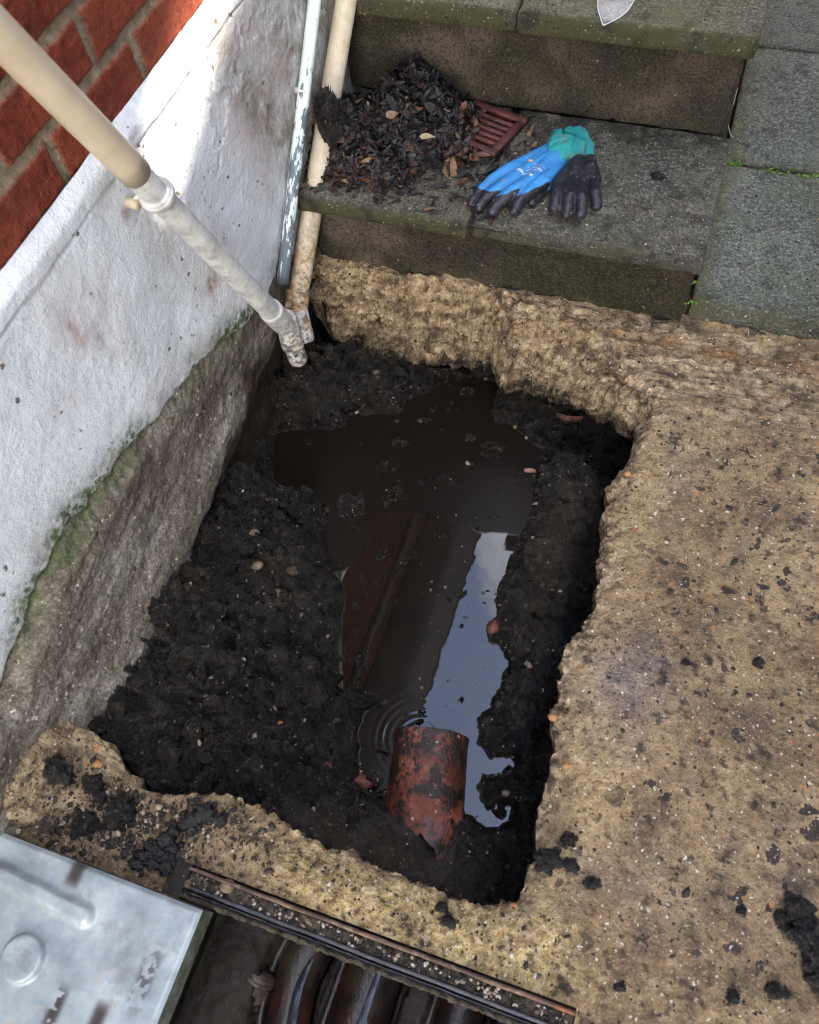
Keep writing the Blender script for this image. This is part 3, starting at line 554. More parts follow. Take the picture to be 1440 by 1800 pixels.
# the rest of the tall wall (seen mirrored in the water): brick pattern in the material
g = G('tall_brick_wall'); mp = g.n('ShaderNodeMapping'); g.put(mp.inputs['Vector'], g.co); mp.inputs['Rotation'].default_value = (0, 0, 0)
sp = g.n('ShaderNodeSeparateXYZ'); g.put(sp.inputs[0], g.co); cb = g.n('ShaderNodeCombineXYZ'); g.put(cb.inputs[0], sp.outputs[1]); g.put(cb.inputs[1], sp.outputs[2])
bt = g.n('ShaderNodeTexBrick'); g.put(bt.inputs['Vector'], cb.outputs[0]); bt.inputs['Scale'].default_value = 1.0
bt.inputs['Brick Width'].default_value = .2235; bt.inputs['Row Height'].default_value = .0768; bt.inputs['Mortar Size'].default_value = .006
bt.inputs['Color1'].default_value = (.27, .065, .03, 1); bt.inputs['Color2'].default_value = (.35, .09, .042, 1); bt.inputs['Mortar'].default_value = (.38, .31, .21, 1)
M['tallbrick'] = g.done(g.mix(g.ramp(g.noise(20, 5), [(.4, 0), (.7, .5)]), bt.outputs['Color'], (.06, .015, .01)), .9)
def boxmesh(b):
    V, F = [], []
    for (a0, a1, b0, b1, c0, c1) in b:
        o = len(V); V += [(a0, b0, c0), (a1, b0, c0), (a1, b1, c0), (a0, b1, c0), (a0, b0, c1), (a1, b0, c1), (a1, b1, c1), (a0, b1, c1)]
        F += [[o + i for i in f] for f in ((3, 2, 1, 0), (4, 5, 6, 7), (0, 1, 5, 4), (1, 2, 6, 5), (2, 3, 7, 6), (3, 0, 4, 7))]
    return V, np.array(F)
HW = 3.2
V, F = boxmesh([(-1.2, WX - .021, -3, 6, 1.498, HW), (-1.2, WX - .021, 1.748, 6, .59, 1.498), (-1.2, WX - .021, -3, -.699, .59, 1.498), (-1.2, WX - .045, -.75, 1.8, -.6, 1.497), (-1.2, WX - .01, 1.949, 6, -.6, .589), (-1.2, WX - .01, -3, -.699, -.6, .589)])
raw('upper_wall', V, F, M['tallbrick'], house, smooth=False)
M['slate'] = simple('dark_cladding', (.026, .022, .018), (.05, .042, .034), 6, .8)
V, F = boxmesh([(WX - .0205, WX - .004, -.4, 6, 1.52, HW), (WX - .0205, WX - .008, -.4, 6, 1.24, 1.34)]); raw('cladding', V, F, M['slate'], house, smooth=False)
M['fascia'] = simple('dark_painted_wood', (.03, .028, .026), (.05, .045, .04), 10, .5)
V, F = boxmesh([(-1.2, WX + .002, -3, 6, HW + .001, HW + .03)]); raw('eaves', V, F, M['fascia'], house, smooth=False)
M['rooft'] = simple('dark_roof_tiles', (.03, .02, .017), (.07, .045, .035), 12, .8)
V = [(WX + .00, -3, HW + .031), (WX + .00, 6, HW + .031), (-4, 6, HW + 2.6), (-4, -3, HW + 2.6)]; raw('roof', V, np.array([[0, 1, 2, 3]]), M['rooft'], house, smooth=False)

# ---- the house extension beyond the steps: its wall is what the far part of the water mirrors
back = thing('rear_extension', 'dark brick extension standing beyond the top of the steps', 'house')
V, F = boxmesh([(-.75, 1.35, 3.5, 3.8, .0, 4.75)]); raw('wall', V, F, M['tallbrick'], back, smooth=False)
V, F = boxmesh([(-.75, 1.55, 3.3, 3.8, 4.751, 4.9)]); raw('fascia', V, F, M['fascia'], back, smooth=False)

# ---- steps: block risers under loose-laid concrete slabs
ZT1, ZT2 = 0.18, 0.40
steps = thing('garden_steps', 'two concrete slab steps beside the wall, leaves and gloves on the lower one', 'steps')
def riser_obj(x0, x1, y0, y1, z0, z1, joints, pale, name='riser'):
    V, F = rbox(x0, x1, y0, y1, z0, z1, .006, .007, .0030, 24, .008)
    for j in joints: V[:, 1] += .006 * np.exp(-((V[:, 0] - j) / .004) ** 2) * (V[:, 1] < y0 + .02)
    pal = np.zeros(len(V))
    for (a, b, s, t) in pale: 
        c = W(a, b, 1, y0); pal = np.maximum(pal, np.clip(2.2 * np.exp(-((V[:, 0] - c[0]) / s) ** 2 - ((V[:, 2] - c[2]) / t) ** 2) - .6 + fbm(V, 14, 4) * .9, 0, 1))
    return raw(name, V, F, M['riser'], steps, attrs=dict(pale=pal, moss=np.clip(.3 + fbm(V, 6, 3) * 1.5 + sstep(-.5, -.2, V[:, 0]) * (.6 if y0 < 1.4 else .1), 0, 1)))
riser_obj(-.735, .062, 1.240, 1.9, -.03, ZT1 - .034, [-.38, -.02 - .35], [(665, 410, .035, .05), (600, 400, .06, .05)])
riser_obj(-.76, .047, 1.568, 2.2, ZT1 + .001, ZT2 - .042, [-.45, .02 - .19], [(760, 75, .09, .06), (840, 60, .05, .04)])
def tread(x0, x1, y0, y1, z0, z1, mt, mossy, name='tread_slab', amp=.0016, r=.009):
    V, F = rbox(x0, x1, y0, y1, z0, z1, .005, r, amp, 26, .010)
    fr = sstep(y0 + .012, y0 + .002, V[:, 1]); mo = np.clip(fr * mossy + sstep(y0 + .10, y0, V[:, 1]) * .15 * mossy + fbm(V, 9, 3) * .4 - .1, 0, 1)
    di = np.clip(sstep(y1 - .09, y1 - .02, V[:, 1]) * .7 * (fbm(V, 20, 3) > -.2) + sstep(.12, .4, fbm(V + 3, 25, 3)) * .5 + fr * .45, 0, .85)
    return raw(name, V, F, mt, steps, attrs=dict(moss=mo, dirt=di))
tread(-.742, -.379, 1.203, 1.578, ZT1 - .036, ZT1, M['tread'], 1.0)
tread(-.369, .071, 1.212, 1.578, ZT1 - .036, ZT1 - .001, M['tread'], .35)
tread(-.745, -.379, 1.540, 2.06, ZT2 - .043, ZT2, M['tread_top'], 1.0)
tread(-.374, .068, 1.538, 2.06, ZT2 - .043, ZT2, M['tread_top'], 1.0)
# ---- paving slabs to the right of the steps
ZP = 0.045
for (a, b, c, d, dz, mo) in ((.072, .70, 1.255, 1.671, 0, .1), (.074, .70, 1.683, 2.11, .002, .2), (.074, .70, 2.122, 2.70, -.001, .1), (.71, 1.35, 1.257, 1.671, 0, .1), (.71, 1.35, 1.683, 2.11, 0, .1), (.71, 1.35, 2.122, 2.70, 0, .1), (.074, .7, 2.71, 3.2, 0, .1), (.71, 1.35, 2.71, 3.2, 0, .1)):
    fine = a < .5 and c < 2.6
    V, F = rbox(a, b, c, d, -.02, ZP + dz, .005 if fine else .03, .006, .0014, 26, .006)
    mo_ = np.clip(sstep(a + .06, a, V[:, 0]) * .7 + sstep(.04, .0, np.minimum(V[:, 1] - c, d - V[:, 1])) * .35 + fbm(V, 8, 3) * .5 - .1, 0, .8)
    o = raw('paving_slab', V, F, M['paver'], attrs=dict(moss=mo_, dirt=np.clip(sstep(.2, .45, fbm(V + 7, 22, 3)) * .5 + sstep(c + .02, c, V[:, 1]) * .3, 0, 1))); tag(o, kind='structure')

# ---- added unseen wall: keeps the yard in shade, its slot shapes the sun sliver
nb = thing('neighbouring_house', 'pale rendered house across the side passage', 'house')
NX = 2.6
sunv = np.array(sun_dir)
slot = [W(a, b, 0, WX) for a, b in ((268, 372), (302, 330), (372, 100), (470, -230), (372, -230), (318, 60), (262, 250))]
from mathutils.geometry import tessellate_polygon
sl3 = [p + sunv * ((NX - p[0]) / sunv[0]) for p in slot]
outer = [(NX, -6, -.02), (NX, 7.0, -.02), (NX, 7.0, 8.6), (NX, -6, 8.6)]
allp = [Vector(p) for p in outer] + [Vector(p) for p in sl3]
tris = tessellate_polygon([[Vector((p[1], p[2], 0)) for p in outer], [Vector((p[1], p[2], 0)) for p in sl3]])
V = [tuple(p) for p in allp] + [tuple(p + sun_dir * .12) for p in allp]; n_ = len(allp)
F = [list(t) for t in tris] + [[t[2] + n_, t[1] + n_, t[0] + n_] for t in tris]
for a, m_ in ((0, 4), (4, len(sl3))):
    for k in range(m_): i, j = a + k, a + (k + 1) % m_; F.append([i, j, j + n_, i + n_])
M['paleren'] = simple('pale_grey_render', (.46, .50, .52), (.56, .60, .62), 3, .9)  # pale so the added wall bounces neutral light back
raw('wall', V, np.array(F, dtype=object), M['paleren'], nb, smooth=False)

# ================================================================== ACCESS CHAMBER
M['clay'] = simple('wet_terracotta', (.014, .006, .0045), (.075, .018, .010), 18, .28, .002, .6, spots=[(34, .46, .56, (.012, .009, .006)), (9, .5, .62, (.04, .03, .018))])
M['bench'] = simple('slimy_brown_mortar', (.006, .0043, .003), (.028, .019, .011), 9, .6, .004, .3, spots=[(40, .56, .7, (.06, .045, .026)), (16, .52, .62, (.012, .009, .007))])
xs = np.arange(XL - .02, XR + .02, .004); ys = np.arange(-.67, .012, .004); A, B = np.meshgrid(xs, ys, indexing='ij'); P3 = np.stack([A, B, A * 0], -1)
zf = -.36 + .05 * sstep(.12, .25, np.abs(A + .17)) + fbm(P3, 10, 3) * .01 + fbm(P3, 50, 3) * .003 - .03 * sstep(-.1, -.5, B)
chn = []
def channel(pts, r, zc_):
    global zf
    P = spline(pts, 40); d = np.full(A.shape, 9.0)
    for k in range(39):
        ax_, ay_ = P[k]; bx_, by_ = P[k + 1]; ex, ey = bx_ - ax_, by_ - ay_; t = np.clip(((A - ax_) * ex + (B - ay_) * ey) / (ex * ex + ey * ey + 1e-9), 0, 1); d = np.minimum(d, np.hypot(A - ax_ - t * ex, B - ay_ - t * ey))
    ins = d < r; z = zc_ - np.sqrt(np.maximum(r * r - d * d, 0)); zf = np.where(ins, np.minimum(zf, z), np.where(d < r + .012, np.maximum(np.minimum(zf, zc_ + .004), zc_ + .004), zf)); chn.append(sstep(r + .013, r + .010, d)); return d
channel([(-.185, .0), (-.19, -.2), (-.20, -.66)], .055, -.385)
channel([(-.30, -.03), (-.315, -.12), (-.29, -.25), (-.235, -.40)], .045, -.375)
channel([(-.02, -.05), (-.04, -.25), (-.11, -.42)], .045, -.375)
bn = raw('chamber_floor', np.stack([A, B, zf], -1), gridF(len(xs), len(ys)), M['bench']); tag(bn, kind='structure')
def chan_obj(pts, r, zc_, label):
    P = spline([(a, b, zc_) for a, b in pts], 40); T = np.gradient(P, axis=0); T /= np.linalg.norm(T, axis=1)[:, None]; N = np.cross(T, [0, 0, 1.0]); a = np.linspace(-math.pi / 2 - .12, math.pi / 2 + .12, 22)
    V = P[:, None] + N[:, None] * np.sin(a)[None, :, None] * (r - .004) + np.array([0, 0, 1.0]) * (-np.cos(a) * (r - .004))[None, :, None]
    Vo = P[:, None] + N[:, None] * np.sin(a)[None, :, None] * (r + .008) + np.array([0, 0, 1.0]) * (-np.cos(a) * (r + .008) + .004)[None, :, None]
    V = np.concatenate([V, Vo[:, ::-1]], 1)
    o = raw('clay_channel', V, np.vstack([gridF(40, 44), gridF(40, 44)[:0]]), M['clay']); return tag(o, label, 'drain channel', 'clay channels in the access chamber')
chan_obj([(-.185, .0), (-.19, -.2), (-.20, -.66)], .055, -.385, 'middle terracotta channel with a bright streak of water in the open chamber')
chan_obj([(-.30, -.03), (-.315, -.12), (-.29, -.25), (-.235, -.40)], .045, -.372, 'curved terracotta branch channel nearest the metal cover corner')
chan_obj([(-.02, -.05), (-.04, -.25), (-.11, -.42)], .045, -.372, 'terracotta branch channel on the right side of the open chamber')
g = G('clear_water'); M['wetfilm'] = g.done((.03, .028, .03), 0.03, g.bump(g.noise(30, 4), .003, .6), .5, IOR=1.45)
def film(pts, w, z, name='water'):
    P = spline([(a, b, z) for a, b in pts], 30); w = np.interp(np.linspace(0, 1, 30), np.linspace(0, 1, len(w)), w); V = []
    for k in range(30): V += [P[k] - [w[k], 0, 0], P[k] + [0, 0, .0005], P[k] + [w[k], 0, 0]]
    o = raw(name, V, gridF(30, 3), M['wetfilm']); return tag(o, kind='structure')
film([(-.184, -.05), (-.188, -.13), (-.186, -.2), (-.19, -.6)], [.004, .007, .013, .016], -.434)
film([(-.308, -.08), (-.313, -.14), (-.29, -.25), (-.24, -.40)], [.003, .008, .010, .008], -.411)
# ribbed pipe end
P = np.linspace(W(425, 1760, 2, -.37), W(455, 1715, 2, -.35), 60); P = P + (P[0] - P[-1]) * .0
rr = .03 + .003 * np.sin(np.linspace(0, 8 * 2 * math.pi, 60))
M['ribbed'] = simple('grey_brown_ribbed_pipe', (.05, .028, .02), (.16, .12, .10), 30, .4)
tag(tube_obj('ribbed_pipe', [P[0] + (P[-1] - P[0]) * t for t in np.linspace(-1.0, 1.2, 60)], rr, M['ribbed'], seg=28), 'short ribbed grey brown pipe end inside the chamber by the metal cover', 'pipe')
def wallstrip(a, b, z0, z1, name='chamber_wall'):
    n = 90; m = 50; t = np.linspace(0, 1, n); zz = np.linspace(z0, z1, m); T_, Z_ = np.meshgrid(t, zz, indexing='ij'); a = np.array(a); b = np.array(b); d = b - a; nn = np.array([-d[1], d[0]]) / np.linalg.norm(d)
    X_ = a[0] + d[0] * T_; Y_ = a[1] + d[1] * T_; p = np.stack([X_, Y_, Z_], -1); f = fbm(p, 12, 4) * .008
    f = np.abs(f); o = raw(name, np.stack([X_ - nn[0] * f, Y_ - nn[1] * f, Z_], -1), gridF(n, m), M['bench']); return tag(o, kind='structure')
V, F = rbox(XL - .05, XL + .030, -.66, .004, -.12, .001, .006, .004, .003, 30); tag(raw('chamber_wall', V, F, M['bench']), kind='structure')
wallstrip((XL, -.66), (XL, .002), -.5, -.004); wallstrip((XR, .002), (XR, -.66), -.5, -.004); wallstrip((XR, -.655), (XL, -.655), -.5, -.01); wallstrip((XL, -.004), (XR, -.004), -.5, -.016)
# haunching just under the frame so that the near edge of the slab has a body
V, F = rbox(XL - .01, XR + .01, -.046, .006, -.20, -.017, .006, .006, .004, 30); tag(raw('chamber_wall', V, F, M['bench']), kind='structure')

# ---- frame of the access chamber
M['rust'] = simple('rusty_iron', (.045, .026, .018), (.13, .072, .048), 22, .7, .003, spots=[(60, .5, .65, (.22, .15, .09)), (14, .6, .7, (.30, .09, .035))])
M['rubber'] = simple('black_rubber_seal', (.010, .011, .013), (.035, .038, .045), 30, .32, .001, .6, spots=[(50, .58, .7, (.14, .115, .085))])
M['gritty'] = simple('gritty_dirt', (.03, .024, .018), (.16, .13, .09), 70, .8, .008, .3, detail=8)
fr = thing('manhole_surround', 'rusty metal frame with black rubber seal along the near edge of the concrete', 'frame')
def rail(name, y, z, ry, rz, m, x0=-.452, x1=.128, n=240, wob=.0012, lump_=0.0):
    xs = np.linspace(x0, x1, n); a = np.linspace(0, 2 * math.pi, 16, endpoint=False); X_, A_ = np.meshgrid(xs, a, indexing='ij')
    s = lambda v, e: np.sign(v) * np.abs(v) ** e
    Y_ = y + ry * s(np.cos(A_), .6); Z_ = z + rz * s(np.sin(A_), .6); p = np.stack([X_, Y_, Z_], -1); f = fbm(p, 20, 3) * wob + (fbm(p, 90, 3, .7) * lump_)
    Y_ = Y_ + f; Z_ = Z_ + f; e0 = np.array([[x0, y, z]]); V = np.vstack([np.stack([X_, Y_, Z_], -1).transpose(1, 0, 2).reshape(-1, 3), e0, [[x1, y, z]]]); F = [list(map(int, q)) for q in gridF(16, n, wrapu=True)]
    for k in range(16): F.append([k * n, ((k + 1) % 16) * n, 16 * n]); F.append([k * n + n - 1, ((k + 1) % 16) * n + n - 1, 16 * n + 1])
    return raw(name, V, np.array(F, dtype=object), m, fr)
rail('outer_flange', -.0075, .0005, .0030, .009, M['rust']); rail('tray', -.0205, -.012, .0115, .006, M['gritty'], lump_=.010, wob=.002); rail('rubber_seal', -.0318, -.006, .0032, .006, M['rubber']); rail('rubber_seal', -.0385, -.011, .0018, .006, M['rubber']); rail('inner_lip', -.0445, -.006, .0028, .007, M['gritty'], lump_=.006)

# ---- galvanised cover lying over the near left
M['galv'] = None
g = G('galvanised_steel'); n1 = g.noise(16, 6, .6); n2 = g.noise(60, 5, .6); v1 = g.vor(70, 'Color')
c = g.ramp(n1, [(.3, (.17, .21, .225)), (.5, (.29, .34, .35)), (.7, (.43, .48, .48))]); c = g.mix(g.ramp(g.noise(24, 7, .7), [(.53, 0), (.66, .5)]), c, (.17, .165, .15)); c = g.mix(g.ramp(g.noise(45, 6, .7), [(.64, 0), (.7, .8)]), c, (.42, .34, .25))
c = g.mix(g.attr('mudd'), c, (.045, .033, .03))
M['galv'] = g.done(c, g.ramp(n2, [(.3, .42), (.7, .62)]), g.bump(n2, .0012), .5, .25)
CZ = .055; cxr = W(355, 1600, 2, CZ)
cover = thing('chamber_cover', 'grey galvanised metal cover with round boss lying at the near left corner', 'cover')
xs = np.arange(-.98, cxr[0] + .0001, .0022); ys = np.arange(cxr[1] - .46, cxr[1] + .0001, .0022); xs[-1] = cxr[0]; ys[-1] = cxr[1]; A, B = np.meshgrid(xs, ys, indexing='ij'); zc2 = np.full(A.shape, CZ)
ba = W(-160, 1455, 2, CZ); bb = W(150, 1610, 2, CZ); e = (bb - ba)[:2]; t = np.clip(((A - ba[0]) * e[0] + (B - ba[1]) * e[1]) / (e @ e), 0, 1); dr = np.hypot(A - ba[0] - t * e[0], B - ba[1] - t * e[1]); zc2 += .011 * sstep(.018, .006, dr)
cb_ = W(41, 1685, 2, CZ); db = np.hypot(A - cb_[0], B - cb_[1]); zc2 += .009 * sstep(.033, .028, db) - .001 * sstep(.022, .012, db)
ba = W(-200, 1690, 2, CZ); bb = W(90, 1800, 2, CZ)
P3 = np.stack([A, B, A * 0], -1); zc2 += fbm(P3, 7, 3) * .002
er = np.minimum(cxr[0] - A, cxr[1] - B); zc2 -= .005 * sstep(.006, 0, er)
mb = lambda px, py, sx, sy: np.exp(-((A - W(px, py, 2, CZ)[0]) / sx) ** 4 - ((B - W(px, py, 2, CZ)[1]) / sy) ** 4)
md = np.clip(mb(134, 1535, .012, .020) + mb(172, 1790, .011, .02) + mb(96, 1775, .010, .03) * (fbm(P3, 60, 3) > -.1) + .8 * mb(255, 1720, .012, .04) * (fbm(P3, 70, 3) > .0), 0, 1)
V1 = np.stack([A, B, zc2], -1); nA, nB = A.shape
top = raw('lid', V1, gridF(nA, nB), M['galv'], cover, attrs=dict(mudd=md))
zr = np.linspace(0, 1, 8); 
def skirt(line, inn, name):
    L = np.array(line); V = np.stack([L + (np.array(inn) * k * .006) + [0, 0, -k * .048] for k in zr], 1); return raw(name, V, gridF(len(L), 8), M['galvs'], cover, smooth=True)
M['galvs'] = simple('dirty_cover_edge', (.07, .075, .055), (.26, .28, .25), 25, .6, .002, .4, .3, spots=[(12, .5, .65, (.06, .065, .03))])
skirt(V1[-1] + [0.0005, 0, 0], (0, 0, 0), 'side_flange'); skirt(V1[:, -1] + [0, .0005, 0], (0, 0, 0), 'side_flange')

# ================================================================== PIPES
g = G('cream_pvc'); n = g.noise(25, 5); c = g.ramp(n, [(.3, (.46, .385, .27)), (.7, (.55, .47, .345))]); c = g.mix(g.ramp(g.noise(70, 6, .7), [(.63, 0), (.72, .7)]), c, (.22, .15, .09)); M['cream'] = g.done(c, .42, g.bump(g.noise(90), .0004), .5)
g = G('stained_white_pvc'); n = g.noise(30, 6, .65); c = g.ramp(n, [(.36, (.34, .335, .32)), (.5, (.50, .50, .48)), (.64, (.62, .62, .60))]); c = g.mix(g.ramp(g.noise(90, 6, .7), [(.6, 0), (.7, .75)]), c, (.17, .13, .09)); 
sp = g.n('ShaderNodeSeparateXYZ'); g.put(sp.inputs[0], g.co); low = g.ramp(sp.outputs[2], [(0.0, 1.0), (.13, 0.0)]); c = g.mix(g.math('MULTIPLY', low, g.ramp(g.noise(75, 6, .7), [(.45, 0), (.55, .9)])), c, (.05, .035, .022)); c = g.mix(g.math('MULTIPLY', low, g.ramp(g.noise(35, 5, .7), [(.5, 0), (.62, .6)])), c, (.36, .20, .08)); M['whitepvc'] = g.done(c, .5, g.bump(g.noise(120, 5), .001), .4)
g = G('dirty_cream_pvc'); n = g.noise(30, 6, .65); c = g.ramp(n, [(.3, (.42, .35, .24)), (.7, (.58, .51, .39))]); sp = g.n('ShaderNodeSeparateXYZ'); g.put(sp.inputs[0], g.co); low = g.ramp(sp.outputs[2], [(0.0, 1.0), (.2, 0.0)])
c = g.mix(g.math('MULTIPLY', low, g.ramp(g.noise(28, 5, .7), [(.42, 0), (.6, .95)])), c, (.36, .17, .045)); c = g.mix(g.math('MULTIPLY', low, g.ramp(g.noise(80, 6, .7), [(.46, 0), (.56, .9)])), c, (.045, .03, .02)); c = g.mix(g.ramp(g.noise(130, 4, .7), [(.66, 0), (.7, .8)]), c, (.07, .05, .03)); M['dirtycream'] = g.done(c, .5, g.bump(g.noise(120, 5), .001), .4)
g = G('peeling_paint_on_lead'); st = g.map((1, 1, 1)); n = g.noise(60, 6, .65, g.map((1.6, .35, .35), (0, 0, 0))); sp = g.n('ShaderNodeSeparateXYZ'); g.put(sp.inputs[0], g.co); hz = g.math('MULTIPLY', sp.outputs[2], .75)
f = g.math('ADD', n, hz); c = g.mix(g.ramp(f, [(.66, 0.0), (.70, 1.0)]), g.mix(g.noise(50), (.06, .075, .09), (.16, .19, .21)), g.mix(g.noise(12), (.50, .60, .58), (.66, .72, .70))); M['lead'] = g.done(c, .55, g.bump(n, .002), .4)
def wp_(px, py, off_=.045): return W(px, py, 0, WX + off_)
pa, pb_ = wp_(0, 62), wp_(490, 560); dirp = (pb_ - pa) / np.linalg.norm(pb_ - pa); up_ = pa - dirp * .75
mid = wp_(238, 306, .045); mid = pa + dirp * np.dot(mid - pa, dirp)
wpipe = thing('waste_pipe', 'long cream and white waste pipe slanting down the painted wall in a clip', 'pipe')
tube_obj('upper_pipe', [up_ + (mid + dirp * .0 - up_) * t for t in np.linspace(0, 1, 30)], .0225, M['cream'], wpipe, 32)
s1 = wp_(512, 598, .045); s2 = wp_(513, 655, .045); s2[0] = s1[0]; s2[1] = s1[1] + .004
elb = spline([pa + dirp * np.dot(wp_(475, 545) - pa, dirp), pa + dirp * np.dot(wp_(498, 566) - pa, dirp), (s1 + pb_) / 2 + [0, .014, .012], s1, s1 + (s2 - s1) * .25], 26)
tube_obj('lower_pipe', [mid - dirp * .004 + (elb[2] - mid) * t for t in np.linspace(0, 1, 40)], .0198, M['whitepvc'], wpipe, 32)
tube_obj('elbow', elb, [.0238] * 22 + [.0245, .0247, .0247, .0236], M['whitepvc'], wpipe, 32)
tube_obj('outlet_stub', [s1 + (s2 - s1) * t for t in np.linspace(.1, 1, 20)], .0205, M['whitepvc'], wpipe, 32)
ck = pa + dirp * np.dot(wp_(277, 345) - pa, dirp)
tube_obj('socket_ring', [ck + dirp * t for t in (-.012, -.010, .006, .010)], [.0225, .0245, .0245, .0225], M['whitepvc'], wpipe, 32)
clip = tube_obj('pipe_clip', [ck + dirp * t + np.array([0, 0, 0]) for t in (-.007, -.0065, .0015, .002)], [.0262, .0265, .0265, .0262], M['whitepvc'], wpipe, 32)
sw = W(232, 357, 0, WX + .008); tube_obj('screw', [sw + np.array([-.008, 0, 0]), sw + np.array([.010, 0, 0]), sw + np.array([.012, 0, 0])], [.008, .008, .005], M['dirtycream'], clip, 16)
tube_obj('strap', spline([sw + [.004, 0, 0.002], sw + [.014, .01, .010], (sw + ck) / 2 + [.012, .004, 0.008], ck + np.array([-.012, -.01, -.012])], 14), .0045, M['whitepvc'], clip, 10)
# second, cream waste pipe between wall and steps
q0, q1, q2 = W(577, 180, 0, WX + .03), W(527, 480, 0, WX + .03), W(521, 540, 0, WX + .03); dq = (q1 - q0) / np.linalg.norm(q1 - q0)
cp2 = thing('drain_pipe', 'cream waste pipe with rusty brown stains squeezed between wall and steps', 'pipe')
tube_obj('long_pipe', [q0 - dq * .6 + (q2 - q0 + dq * .6) * t for t in np.linspace(0, 1, 50)], .0215, M['dirtycream'], cp2, 32)
q3 = W(533, 598, 0, WX + .03 + .018)
tube_obj('socket', [q2 + (q2 - q1) / np.linalg.norm(q2 - q1) * t for t in (-.035, -.033, .02, .024)], [.0218, .0248, .0248, .022], M['dirtycream'], cp2, 32)
tube_obj('elbow', spline([q2, q2 * .6 + q3 * .4 + [0.002, 0, .006], q3], 14), [.0225] * 10 + [.0245] * 4, M['whitepvc'], cp2, 32)
# painted lead pipe
l0, l1 = W(556, -30, 0, WX + .018), W(497, 500, 0, WX + .018); dl = (l1 - l0) / np.linalg.norm(l1 - l0)
lp = thing('lead_pipe', 'thin lead pipe with peeling pale green paint running down beside the wall', 'pipe')
tube_obj('tube', [l0 - dl * .7 + (l1 - l0 + dl * .7) * t + np.array([0, 0, .003 * math.sin(t * 9)]) for t in np.linspace(0, 1, 60)], .0125, M['lead'], lp, 20)
cl = W(527, 160, 0, WX + .012); tube_obj('pipe_nail', [cl + [-.01, 0, 0], cl + [.012, 0, 0], cl + [.014, 0, 0]], [.006, .006, .003], M['whitepvc'], lp, 12)

# ================================================================== OLD CLAY PIPE IN THE HOLE
g = G('muddy_terracotta'); n = g.noise(16, 6, .6); c = g.ramp(n, [(.3, (.09, .022, .012)), (.5, (.20, .048, .020)), (.66, (.32, .11, .07))]); c = g.mix(g.ramp(g.noise(26, 8, .72), [(.46, 0), (.54, .95)]), c, (.014, .011, .009)); yy_ = g.n('ShaderNodeSeparateXYZ'); g.put(yy_.inputs[0], g.co); c = g.mix(g.math('MULTIPLY', g.ramp(yy_.outputs[1], [(.27, 0), (.31, 1)]), g.ramp(g.noise(45, 7, .7), [(.42, .1), (.5, .92)])), c, (.02, .015, .012)); c = g.mix(g.ramp(g.noise(12, 6, .7), [(.58, 0), (.7, .6)]), c, (.20, .13, .12)); c, f = specks(g, c, 120, .93, (.4, .33, .25))
M['clayold'] = g.done(c, .42, g.bump(g.math('ADD', g.noise(60, 7, .7), g.noise(200, 4)), .003), .5)
a0, a1 = W(690, 1285, 2, -.215), W(823, 1284, 2, -.215); ctr = (a0 + a1) / 2; rad_ = np.linalg.norm(a1 - a0) / 2; axd = np.array([.20, -1.0, .0]); axd /= np.linalg.norm(axd)
nu, nv = 90, 110; al = np.linspace(-1.45, 1.45, nu); tt_ = np.linspace(0, 1, nv); AL, TT = np.meshgrid(al, tt_, indexing='ij')
sx = np.cross(axd, [0, 0, 1.0]); sx /= -np.linalg.norm(sx); upv = np.cross(sx, axd); upv = upv if upv[2] > 0 else -upv
ln = np.interp(al, [-1.45, -.9, -.35, .1, .42, .62, .75, .95, 1.2, 1.45], [.175, .18, .185, .19, .205, .232, .240, .22, .18, .15]) + fbm(np.stack([al * 1.0, al * 0, al * 0], -1), 5, 3) * .012
D = TT * ln[:, None] - .004 + 0; rj = rad_ * (1 + .03 * np.exp(-((TT - 0) / .06) ** 2) + .06 * TT)
Vt = (ctr - upv * rad_ * .86) + axd * D[..., None] + sx * (np.sin(AL) * rj)[..., None] + upv * (np.cos(AL) * rj)[..., None]
Vt = Vt + upv * (fbm(Vt, 40, 4) * .0035)[..., None]
Vi = (ctr - upv * rad_ * .86) + axd * D[..., None] + sx * (np.sin(AL) * (rj - .013))[..., None] + upv * (np.cos(AL) * (rj - .013))[..., None]
V = np.concatenate([Vt.reshape(-1, 3), Vi.reshape(-1, 3)]); n0 = nu * nv; F = list(gridF(nu, nv)) + list(gridF(nu, nv, off=n0, flip=True)); F = [list(map(int, f)) for f in F]
for k in range(nu - 1): F.append([k * nv, (k + 1) * nv, (k + 1) * nv + n0, k * nv + n0]); F.append([k * nv + nv - 1, (k + 1) * nv + nv - 1, (k + 1) * nv + nv - 1 + n0, k * nv + nv - 1 + n0])
for k in range(nv - 1):
    F.append([k, k + 1, k + 1 + n0, k + n0]); b_ = (nu - 1) * nv; F.append([b_ + k, b_ + k + 1, b_ + k + 1 + n0, b_ + k + n0])
tag(raw('clay_pipe', V, np.array(F), M['clayold']), 'broken red terracotta pipe with a jagged point lying half in the puddle', 'pipe')

